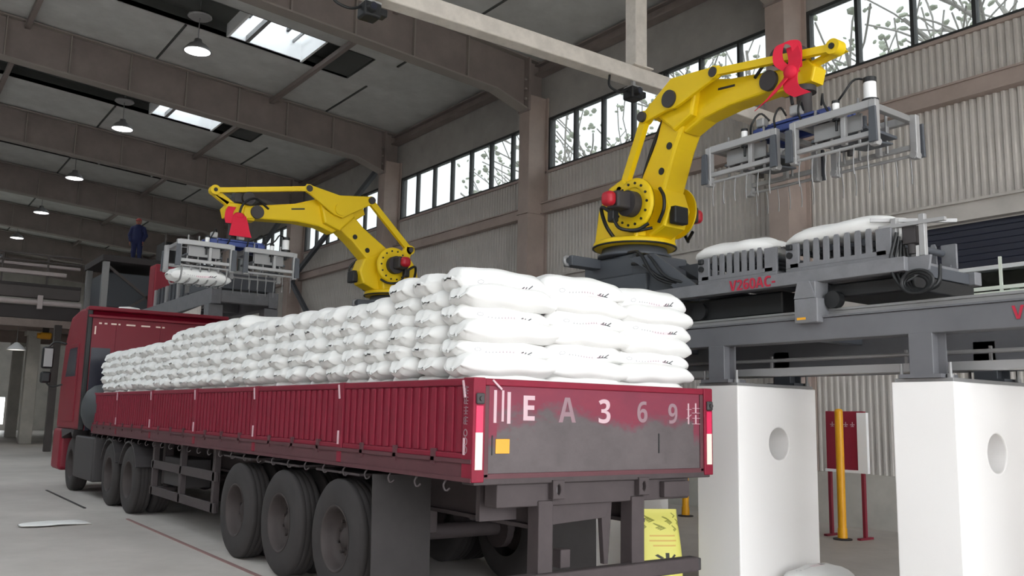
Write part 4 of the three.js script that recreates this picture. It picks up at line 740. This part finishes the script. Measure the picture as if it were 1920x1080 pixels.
// ---------------------------------------------------------------- things by the wall and on the floor
function bollard(x, z, label) {
  const b = thing('guard_post', label, 'post', [x, 0, z], 'yellow guard posts');
  obj('foot_plate', lathe([[0, 0], [0.13, 0], [0.13, 0.018], [0.07, 0.025], [0, 0.025]], 24).translate(x, 0, z), M.plastic, b);
  obj('post', [cyl([x, 0.02, z], [x, 1.8, z], 0.057, 0.057, 24), lathe([[0.057, 0], [0.05, 0.02], [0.02, 0.03], [0, 0.032]], 24).translate(x, 1.8, z)], M.yellowPost, b);
  obj('collar', [cyl([x, 0.02, z], [x, 0.16, z], 0.068, 0.064, 24)], M.yellowPost, b);
}
bollard(7.87, -2.32, 'yellow guard post in front of the red notice board'); bollard(8.04, -5.44, 'yellow guard post seen past the trailer tail lamps');
{
  const s = thing('notice_board', 'red notice board on red legs before the corrugated wall', 'sign', [8.15, 0, -2.35]);
  const x = 8.15;
  const b = obj('board', [rb(x - 0.02, x + 0.02, 0.95, 1.8, -2.72, -2.08, 0.008, 1)], mat(0x8e1d33, 0.5), s);
  obj('board_edge', [bx(x - 0.03, x + 0.03, 0.92, 0.96, -2.74, -2.05), bx(x - 0.028, x + 0.03, 0.95, 1.78, -2.2, -2.05)], M.white, b);
  const ch = []; for (let i = 0; i < 4; i++) { const z = -2.64 + i * 0.11; ch.push(bx(x - 0.024, x - 0.019, 1.6, 1.612, z, z + 0.07), bx(x - 0.024, x - 0.019, 1.575, 1.645, z + 0.03, z + 0.042), bx(x - 0.024, x - 0.019, 1.575, 1.585, z + 0.01, z + 0.06)); }
  obj('lettering', ch, M.paint, b);
  for (const z of [-2.68, -2.14]) obj('leg', [rb(x - 0.025, x + 0.025, 0, 0.95, z - 0.025, z + 0.025, 0.006, 1), rb(x - 0.16, x + 0.16, 0, 0.03, z - 0.03, z + 0.03, 0.006, 1)], mat(0x7b1a2e, 0.5), s);
}
looseSack('white printed sack lying on the floor at the foot of a white pillar', 0.86, 0.5, 0.27, [3.98, 0.15, 0.03], [0.1, 0.14, 0.03]);
{ // flat pale patch on the bare floor
  const g = sackGeo(0.95, 0.4, 0.03, 3, 0.5); const s = new THREE.Mesh(g, M.sack); s.name = 'pale_floor_patch'; s.castShadow = s.receiveShadow = true; s.position.set(-1.12, 0.03, -8.75); s.rotation.y = 0.12; scene.add(s);
  tag(s, 'flat pale patch on the bare floor beside the truck', 'sack');
}
{ // upright yellow printed sack
  const c = document.createElement('canvas'); c.width = 128; c.height = 256; const q = c.getContext('2d');
  q.fillStyle = '#e3dc74'; q.fillRect(0, 0, 128, 256); q.strokeStyle = '#8c8a3a'; q.lineWidth = 3;
  for (let i = 0; i < 26; i++) { const x = (i * 37) % 128, y = 10 + (i * 53) % 46; q.beginPath(); q.moveTo(x, y); q.lineTo(x + 12, y + 9); q.lineTo(x + 3, y + 15); q.stroke(); }
  q.fillStyle = '#d8b45c'; q.fillRect(48, 82, 52, 5); q.fillRect(46, 98, 56, 5); q.fillRect(52, 114, 46, 5);
  q.strokeStyle = '#2b2a1e'; q.lineWidth = 6; q.beginPath(); q.moveTo(74, 140); q.lineTo(74, 196); q.moveTo(48, 166); q.lineTo(100, 166); q.moveTo(56, 146); q.lineTo(66, 158); q.moveTo(92, 146); q.lineTo(82, 158); q.moveTo(70, 168); q.lineTo(48, 192); q.moveTo(78, 168); q.lineTo(100, 192); q.stroke();
  const t = new THREE.CanvasTexture(c); t.colorSpace = THREE.SRGBColorSpace;
  const nu = 16, nv = 24, pos = [], uv = [], idx = [];
  for (let i = 0; i <= nu; i++) for (let j = 0; j <= nv; j++) { const v = i / nu, a = j / nv * Math.PI * 2, w = 0.24 * (1 - 0.06 * v), d = (v > 0.94 ? 0.015 : 0.11 * Math.pow(Math.max(0, 1 - Math.pow(v / 0.94, 4)), 0.6) + 0.015) * (v < 0.08 ? 0.75 + v * 3 : 1); pos.push(Math.sign(Math.cos(a)) * Math.pow(Math.abs(Math.cos(a)), 0.6) * w + 0.01 * Math.sin(5 * v), v * 0.74, Math.sign(Math.sin(a)) * Math.pow(Math.abs(Math.sin(a)), 0.6) * d - 0.08 * v); uv.push(0.5 + 0.5 * Math.cos(a), v); if (i < nu && j < nv) { const k = i * (nv + 1) + j; idx.push(k, k + nv + 1, k + 1, k + 1, k + nv + 1, k + nv + 2); } }
  const g = new THREE.BufferGeometry(); g.setAttribute('position', new THREE.Float32BufferAttribute(pos, 3)); g.setAttribute('uv', new THREE.Float32BufferAttribute(uv, 2)); g.setIndex(idx); g.computeVertexNormals();
  const m = new THREE.Mesh(g, new THREE.MeshStandardMaterial({ map: t, roughness: 0.6 })); m.name = 'printed_sack'; m.castShadow = m.receiveShadow = true; scene.add(m);
  m.position.set(3.02, 0, -1.16); m.rotation.set(0, -0.5, 0); tag(m, 'yellow printed sack standing between the trailer wheels and a white pillar', 'sack');
}
// floor guide strips beside the truck
for (const [x, z0, z1, m, l] of [[-0.36, -14.5, -10.8, M.plastic, 'thin dark guide strip on the floor beside the cab'], [-0.12, -9, 1.5, mat(0x8d6d6a, 0.8), 'thin faded red guide line on the floor along the trailer']]) tag(obj('guide_strip', bx(x - 0.02, x + 0.02, 0, 0.012, z0, z1), m), l, 'strip');

// ---------------------------------------------------------------- sack station, platform and gallery far back
{
  const s = thing('sack_station', 'grey steel sack station with a slatted cradle behind the cab', 'station', [3.8, 0, -19]);
  obj('long_beam', [rb(3.15, 3.4, 4.2, 4.6, -24, -16.3, 0.02), rb(4.6, 4.85, 4.2, 4.6, -24, -16.3, 0.02)], M.carriage, s);
  each('cross_beam', [-16.4, -18.6, -21.5, -23.9].map((z) => rb(3.4, 4.6, 4.25, 4.55, z - 0.1, z + 0.1, 0.02, 1)), M.carriage, s);
  for (const [x, z] of [[3.3, -16.55], [4.7, -16.55], [3.3, -23.7], [4.7, -23.7]]) obj('support_column', [rb(x - 0.18, x + 0.18, 0, 4.2, z - 0.18, z + 0.18, 0.02), bx(x - 0.28, x + 0.28, 0, 0.04, z - 0.28, z + 0.28)], M.carriage, s);
  obj('hopper_box', [rb(3.18, 4.8, 4.6, 5.02, -18.3, -16.4, 0.03)], M.carriageDark, s);
  for (let i = 0; i < 8; i++) obj('slat', rb(3.16, 3.22, 4.6, 5.06, -21.7 + i * 0.38, -21.5 + i * 0.38, 0.01, 1), i % 3 ? M.carriageDark : M.alu, s);
  obj('cradle_tray', [rb(3.2, 4.8, 4.6, 4.68, -21.9, -18.5, 0.02)], M.carriageDark, s);
  obj('canvas_screen', [plate([[-21.2, 3.72], [-16.9, 3.55], [-16.9, 4.18], [-18.5, 4.12]], 0.02, 0, 0.002).rotateY(-Math.PI / 2).translate(3.1, 0, 0)], M.cream, s);
  const rbx = thing('control_cabinet', 'red upright cabinet on the station behind the robot gripper', 'cabinet', [3.6, 5.1, -22.6]);
  obj('cabinet_body', [rb(3.3, 3.9, 4.6, 5.95, -23.0, -22.3, 0.03)], mat(0x9c2438, 0.45), rbx); obj('cabinet_door', [rb(3.29, 3.3, 4.7, 5.85, -22.95, -22.35, 0.004, 1)], mat(0x8a1d30, 0.45), rbx); obj('stand', [rb(3.36, 3.84, 4.58, 4.62, -22.95, -22.4, 0.005, 1)], M.steel, rbx);
}
{
  const p = thing('work_platform', 'dark raised work platform with railings where a worker stands', 'platform', [4, 0, -28]);
  obj('deck', [rb(2.6, 5.6, 6.5, 6.72, -29.4, -26.4, 0.02, 1)], M.mezzDark, p);
  for (const [x, z] of [[2.75, -26.55], [5.45, -26.55], [2.75, -29.25], [5.45, -29.25]]) obj('leg', rb(x - 0.1, x + 0.1, 0, 6.5, z - 0.1, z + 0.1, 0.01, 1), M.steel, p);
  obj('machine_block', [rb(2.8, 5.4, 5.0, 6.2, -29.0, -26.8, 0.04), rb(3.0, 4.2, 4.2, 5.0, -28.6, -27, 0.04)], M.carriageDark, p);
  obj('brace', [bar([2.75, 4.4, -26.5], [5.45, 6.4, -26.5], 0.08, 0.08), bar([2.75, 6.4, -26.5], [5.45, 4.4, -26.5], 0.08, 0.08)], M.mezz, p);
  obj('railing', [bar([4.6, 7.7, -26.5], [5.6, 7.7, -26.5], 0.05, 0.05), bar([5.55, 7.7, -26.5], [5.55, 7.7, -29.3], 0.05, 0.05), bar([4.6, 6.7, -26.5], [4.6, 7.7, -26.5], 0.05, 0.05), bar([5.55, 6.7, -26.5], [5.55, 7.7, -26.5], 0.05, 0.05)], M.mezz, p);
  obj('side_tank', [rb(4.65, 5.4, 6.72, 7.5, -27.9, -26.9, 0.05)], M.black, p);
}
{
  const g = thing('conveyor_gallery', 'dark steel conveyor gallery crossing the hall behind the cab', 'gallery', [-3, 4.6, -29.5]);
  const x0 = -14.8, x1 = 2.5;
  obj('edge_beam', [rb(x0, x1, 4.62, 5.08, -29.2, -28.95, 0.02, 1)], M.mezzDark, g);
  obj('top_beam', [rb(x0, x1, 5.35, 5.75, -29.4, -29.1, 0.02, 1)], M.mezz, g);
  obj('deck', [bx(x0, x1, 5.75, 5.85, -31.5, -29.1)], M.mezzDark, g);
  obj('pipe', [cyl([x0, 5.17, -28.9], [x1, 5.17, -28.9], 0.085, 0.085, 16)], M.pipe, g);
  for (let x = -13.5; x < 2; x += 2.45) obj('pipe_strap', rb(x - 0.08, x + 0.08, 4.95, 5.42, -28.96, -28.78, 0.01, 1), M.pipe, g);
  obj('light_trough', [rb(x0, x1 - 0.5, 6.16, 6.3, -29.3, -29.1, 0.02, 1), rb(x0 + 1, x1, 6.5, 6.6, -29.7, -29.5, 0.02, 1)], M.pipe, g);
  obj('hand_rail', [rb(x0, x1, 6.85, 6.91, -29.22, -29.16, 0.01, 1), rb(x0, x1, 6.62, 6.66, -29.22, -29.16, 0.01, 1)], M.mezz, g);
  for (let x = -14; x < x1; x += 1.4) obj('rail_post', rb(x - 0.03, x + 0.03, 5.85, 6.9, -29.24, -29.18, 0.005, 1), M.mezz, g);
  for (const x of [-14, -8, -2, 2.2]) obj('stilt', rb(x - 0.12, x + 0.12, 0, 4.62, -31.3, -31.06, 0.01, 1), M.mezz, g);
  obj('soffit', [bx(x0, 8.9, 5.5, 5.7, -52, -36)], M.wallLow, g);
  obj('soffit_beam', [-36.2, -38.8, -47.6].map((z) => bx(x0, 8.9, 4.9, 5.5, z - 0.15, z + 0.15)), M.column, g);
}
for (const [x, z, w, l] of [[2.48, -38.8, 0.5, 'square beige pillar under the far gallery, beside the cab mirror'], [3.0, -47.6, 0.5, 'square beige pillar farther back under the gallery'], [6.2, -38.8, 0.5, 'square beige pillar under the far gallery near the wall']]) {
  const c = thing('gallery_pillar', l, 'pillar', [x, 0, z]);
  obj('shaft', rb(x - w / 2, x + w / 2, 0, 4.9, z - w / 2, z + w / 2, 0.03), M.wallLow, c); obj('capital', rb(x - w / 2 - 0.1, x + w / 2 + 0.1, 4.7, 4.9, z - w / 2 - 0.1, z + w / 2 + 0.1, 0.02, 1), M.wallLow, c);
}
{ // pendant lamp and yellow hoist under the gallery
  const x = 1.55, z = -36.5, l = thing('pendant_lamp', 'white dish pendant lamp glowing under the far gallery', 'lamp', [x, 4.1, z]);
  obj('shade', lathe([[0.03, 0.32], [0.08, 0.3], [0.3, 0.1], [0.36, 0], [0.33, 0], [0.27, 0.08], [0.05, 0.26]], 28).translate(x, 3.92, z), M.white, l);
  obj('stem', cyl([x, 4.2, z], [x, 5.5, z], 0.015, 0.015, 8), M.steel, l);
  obj('lamp_glass', lathe([[0, 0.02], [0.3, 0.02], [0.3, 0], [0, 0]], 24).translate(x, 3.93, z), new THREE.MeshStandardMaterial({ color: 0xffffff, emissive: 0xfff4e6, emissiveIntensity: 2.2 }), l);
  const rl = new THREE.RectAreaLight(0xfff4e6, 8, 0.5, 0.5); rl.position.set(x, 3.91, z); rl.rotation.x = -Math.PI / 2; rl.name = 'pendant_lamp_light'; scene.add(rl);
  const h = thing('chain_hoist', 'small yellow chain hoist under the far gallery', 'hoist', [2.7, 4.6, -37.5]);
  obj('hoist_body', [rb(2.5, 2.95, 4.5, 4.78, -37.6, -37.3, 0.05), cyl([2.5, 4.64, -37.45], [2.4, 4.64, -37.45], 0.12)], M.yellowPost, h); obj('trolley', [rb(2.6, 2.85, 4.78, 5.5, -37.5, -37.4, 0.02, 1)], M.plastic, h);
}
// diagonal braces between the far columns
for (const [k, l] of [[2, 'dark diagonal wall brace in the bay behind the bent robot'], [3, 'dark diagonal wall brace in the farthest lit bay']]) {
  const a = zc(k), b = zc(k + 1);
  const br = thing('wall_brace', l, 'brace', [9.1, 6.5, (a + b) / 2]);
  obj('brace_bar', bar([9.1, 6.5, b + 0.1], [9.1, 9.4, a - 0.4], 0.12, 0.16), M.carriageDark, br); obj('brace_bar', bar([9.1, 6.45, b + 0.1], [9.1, 1.0, a - 0.4], 0.12, 0.16), M.carriageDark, br); obj('gusset', bx(9.08, 9.12, 6.2, 6.8, b - 0.1, b + 0.45), M.carriageDark, br);
}
// inside handrail below the shuttered strip window
{
  const r = thing('hand_railing', 'pale green and white handrail before the dark strip window', 'railing', [9.0, 3.3, 0]);
  obj('rail_bar', [bar([9.0, 3.52, -2.1], [9.0, 3.52, 3], 0.05, 0.05), bx(8.97, 9.03, 3.44, 3.47, -2.1, 3)], mat(0xdfe6da, 0.5), r);
  obj('walkway', [bx(8.8, 9.36, 3.28, 3.34, -2.1, 3), ...[-2, 0.4, 2.8].map((z) => bar([8.85, 3.28, z], [9.38, 2.8, z], 0.05, 0.05))], M.girder, r);
  for (const z of [-0.95, -0.48, 0.5, 1.5, 2.5]) obj('rail_post', bar([9.0, 3.34, z], [9.0, z === -0.48 ? 3.95 : 3.66, z], 0.035, 0.035), mat(0xdfe6da, 0.5), r);
}

// ---------------------------------------------------------------- the worker on the platform
function person() {
  const res = 44, S = 1.1, mc = new MarchingCubes(res, M.white, false, false, 60000);   // cube of half size 1.1 m around y = 0.95
  const cx = (v) => (v / (res / 2) - 1) * S;
  const bones = [];
  const b = (x0, y0, z0, r0, x1, y1, z1, r1) => bones.push([V(x0, y0, z0), r0, V(x1, y1, z1), r1]);
  b(0, 0.98, 0, 0.17, 0, 1.2, 0, 0.165); b(0, 1.2, 0, 0.165, 0, 1.38, 0, 0.17); b(-0.12, 1.42, 0, 0.09, 0.12, 1.42, 0, 0.09);
  b(-0.1, 0.95, 0, 0.11, -0.11, 0.5, 0.02, 0.08); b(-0.11, 0.5, 0.02, 0.08, -0.11, 0.1, -0.01, 0.06); b(-0.11, 0.05, -0.02, 0.055, -0.12, 0.05, 0.15, 0.05);
  b(0.1, 0.95, 0, 0.11, 0.11, 0.5, 0.02, 0.08); b(0.11, 0.5, 0.02, 0.08, 0.11, 0.1, -0.01, 0.06); b(0.11, 0.05, -0.02, 0.055, 0.12, 0.05, 0.15, 0.05);
  b(-0.2, 1.4, 0, 0.08, -0.28, 1.14, -0.02, 0.065); b(-0.28, 1.14, -0.02, 0.065, -0.24, 0.9, 0.08, 0.05); b(0.2, 1.4, 0, 0.08, 0.28, 1.14, -0.02, 0.065); b(0.28, 1.14, -0.02, 0.065, 0.22, 0.92, 0.1, 0.05);
  b(0, 1.42, 0, 0.07, 0, 1.54, 0.01, 0.065);
  const d = V(), p = V();
  const sd = (P) => { let m = 9; for (const [A, ra, B, rb2] of bones) { d.copy(B).sub(A); const t = Math.max(0, Math.min(1, p.copy(P).sub(A).dot(d) / d.lengthSq())); const q = p.copy(A).addScaledVector(d, t).distanceTo(P) - (ra + (rb2 - ra) * t); const k = 0.05, h = Math.max(k - Math.abs(m - q), 0) / k; m = Math.min(m, q) - h * h * k / 4; } return m; };
  const P = V();
  for (let z = 0; z < res; z++) for (let y = 0; y < res; y++) for (let x = 0; x < res; x++) { P.set(cx(x), cx(y) + 0.95, cx(z)); mc.field[x + y * res + z * res * res] = -sd(P); }
  mc.isolation = 0; mc.update();
  const n = mc.count, g = new THREE.BufferGeometry();
  g.setAttribute('position', new THREE.BufferAttribute(mc.positionArray.slice(0, n * 3), 3)); g.setAttribute('normal', new THREE.BufferAttribute(mc.normalArray.slice(0, n * 3), 3));
  g.scale(S, S, S).translate(0, 0.95, 0); g.computeVertexNormals();
  return g;
}
{
  const t = thing('person', 'worker in dark blue overalls and a red cap standing on the platform', 'person', [4.05, 6.72, -28.2], undefined, false); t.rotation.y = -0.4; t.scale.setScalar(0.97);
  obj('body', person(), mat(0x262d55, 0.85), t);
  const hd = obj('head', [new THREE.SphereGeometry(0.105, 24, 18).scale(0.86, 1.18, 1).translate(0, 1.64, 0.015), new THREE.ConeGeometry(0.02, 0.05, 8).rotateX(0.6).translate(0, 1.62, 0.12), new THREE.SphereGeometry(0.025, 8, 8).scale(0.5, 1.2, 1).translate(-0.092, 1.63, 0.01), new THREE.SphereGeometry(0.025, 8, 8).scale(0.5, 1.2, 1).translate(0.092, 1.63, 0.01)], mat(0xa06a58, 0.6), t);
  obj('eye', [[-0.035], [0.035]].map(([x]) => new THREE.SphereGeometry(0.012, 8, 6).translate(x, 1.645, 0.112)), M.black, hd); obj('mouth', [new RoundedBoxGeometry(0.045, 0.01, 0.012, 1, 0.003).translate(0, 1.575, 0.105)], mat(0x7a3f3a, 0.6), hd);
  obj('cap', [new THREE.SphereGeometry(0.12, 24, 12, 0, Math.PI * 2, 0, Math.PI * 0.5).scale(0.9, 1.0, 1.02).translate(0, 1.68, 0.005), new RoundedBoxGeometry(0.16, 0.012, 0.1, 1, 0.005).translate(0, 1.682, 0.15)], mat(0xb4524e, 0.6), t);
  for (const s of [-1, 1]) {
    const hp = s < 0 ? [-0.24, 0.87, 0.1] : [0.22, 0.89, 0.12], hand = [new RoundedBoxGeometry(0.035, 0.09, 0.08, 2, 0.014).translate(hp[0], hp[1] - 0.04, hp[2])];
    for (let f = 0; f < 4; f++) hand.push(tube([[hp[0], hp[1] - 0.08, hp[2] - 0.03 + f * 0.02], [hp[0], hp[1] - 0.12 - (f === 1 || f === 2 ? 0.01 : 0), hp[2] - 0.03 + f * 0.02], [hp[0] - s * 0.02, hp[1] - 0.15, hp[2] - 0.03 + f * 0.02]], 0.009, 6, 6));
    hand.push(tube([[hp[0], hp[1] - 0.02, hp[2] + 0.035], [hp[0] - s * 0.01, hp[1] - 0.05, hp[2] + 0.06], [hp[0] - s * 0.015, hp[1] - 0.08, hp[2] + 0.055]], 0.01, 6, 6));
    obj('hand', hand, mat(0xa06a58, 0.6), t);
  }
  obj('shoe', [-0.115, 0.115].map((x) => new RoundedBoxGeometry(0.11, 0.09, 0.29, 3, 0.035).translate(x, 0.045, 0.06)), M.black, t);
}

// ---------------------------------------------------------------- high-bay lamps
for (const [z0, z1, k] of bays) {
  if (z1 - z0 < 6 || k < 1) continue;
  const z = (z0 + z1) / 2, x = 2.08, y = 9.95, l = thing('high_bay_lamp', 'lit round high-bay lamp under the roof, ' + nth(k) + ' in its row from the portal beam', 'lamp', [x, y, z], 'high-bay lamps in a row under the roof');
  obj('lamp_housing', lathe([[0, 0.3], [0.08, 0.3], [0.1, 0.22], [0.2, 0.16], [0.31, 0.03], [0.32, 0], [0.29, 0.0]], 32).translate(x, y, z), M.steel, l);
  obj('lamp_lens', lathe([[0, -0.02], [0.2, -0.015], [0.29, 0.005], [0.29, 0.015], [0, 0.015]], 32).translate(x, y, z), new THREE.MeshStandardMaterial({ color: 0xffffff, emissive: 0xffffff, emissiveIntensity: 6 }), l);
  obj('hanging_rod', cyl([x, y + 0.3, z], [x, roofY(x) + 0.3, z], 0.012, 0.012, 6), M.steel, l);
  obj('ceiling_disc', lathe([[0, 0], [0.24, 0], [0.28, 0.03], [0.26, 0.08], [0, 0.1]], 28).translate(x, roofY(x) - 0.13, z), M.alu, l);  // pale disc at the roof above the lamp
  const rl = new THREE.RectAreaLight(0xffffff, 30, 0.5, 0.5); rl.position.set(x, y - 0.03, z); rl.rotation.x = -Math.PI / 2; rl.name = 'high_bay_lamp_light'; scene.add(rl);
}

// ---------------------------------------------------------------- trees and hedge outside
function tree(x, z, h, label) {
  const t = thing('street_tree', label, 'tree', [x, -0.32, z], 'trees outside the windows');
  const wood = [], twigs = [], leaves = [];
  const grow = (p, dirv, len, r, lev) => {
    const e = p.clone().addScaledVector(dirv, len), m = p.clone().lerp(e, 0.5).add(V(rr(-1, 1), rr(-0.3, 0.3), rr(-1, 1)).multiplyScalar(len * 0.08));
    (lev < 2 ? wood : twigs).push(new THREE.TubeGeometry(new THREE.CatmullRomCurve3([p, m, e]), 4, r, lev < 2 ? 6 : 4));
    if (lev >= 3) { for (let i = 0; i < 3; i++) { const c = e.clone().add(V(rr(-0.5, 0.5), rr(-0.4, 0.4), rr(-0.5, 0.5))), s = rr(0.06, 0.14); leaves.push(new THREE.IcosahedronGeometry(s, 0).scale(1, 0.5, 1).rotateX(rr(-1, 1)).rotateZ(rr(-1, 1)).translate(c.x, c.y, c.z)); } return; }
    const n = lev === 0 ? 5 : 4;
    for (let i = 0; i < n; i++) { const a = i / n * 6.28 + rr(-0.5, 0.5), sp = rr(0.45, 0.85); grow(p.clone().lerp(e, rr(0.6, 1)), V(dirv.x + Math.cos(a) * sp, dirv.y * 0.85 + 0.15, dirv.z + Math.sin(a) * sp).normalize(), len * rr(0.55, 0.75), r * 0.55, lev + 1); }
  };
  grow(V(x, -0.32, z), V(rr(-0.06, 0.06), 1, rr(-0.06, 0.06)).normalize(), h * 0.42, 0.16, 0);
  obj('trunk', wood, M.bark, t); obj('branches', twigs, M.bark, t); const lf = obj('leaves', leaves, M.leaf, t); lf.userData.kind = 'stuff';
}
[[18, -1.5, 17.5], [22, -5.5, 19], [18, -9.5, 17.5], [22.5, -14, 19], [20, 4.5, 18], [19, -19, 18], [22, -25, 19]].forEach(([x, z, h], i) => tree(x, z, h, 'tall thin-branched tree outside the high windows, ' + ['nearest the column beside the raised arm', 'behind the pane right of the raised arm', 'opposite the portal beam', 'in the bay before the sack load', 'opposite the notice board end', 'in the bay behind the bent robot', 'farthest along the wall'][i]));
{
  const g = []; for (let i = 0; i < 160; i++) g.push(new THREE.IcosahedronGeometry(rr(0.35, 0.6), 1).translate(rr(11.6, 12.8), rr(0.2, 5.2), rr(-5, 6)));
  tag(obj('hedge', g, M.hedge), 'dark green hedge outside the low strip window', 'hedge');
}

renderer.render(scene, camera);
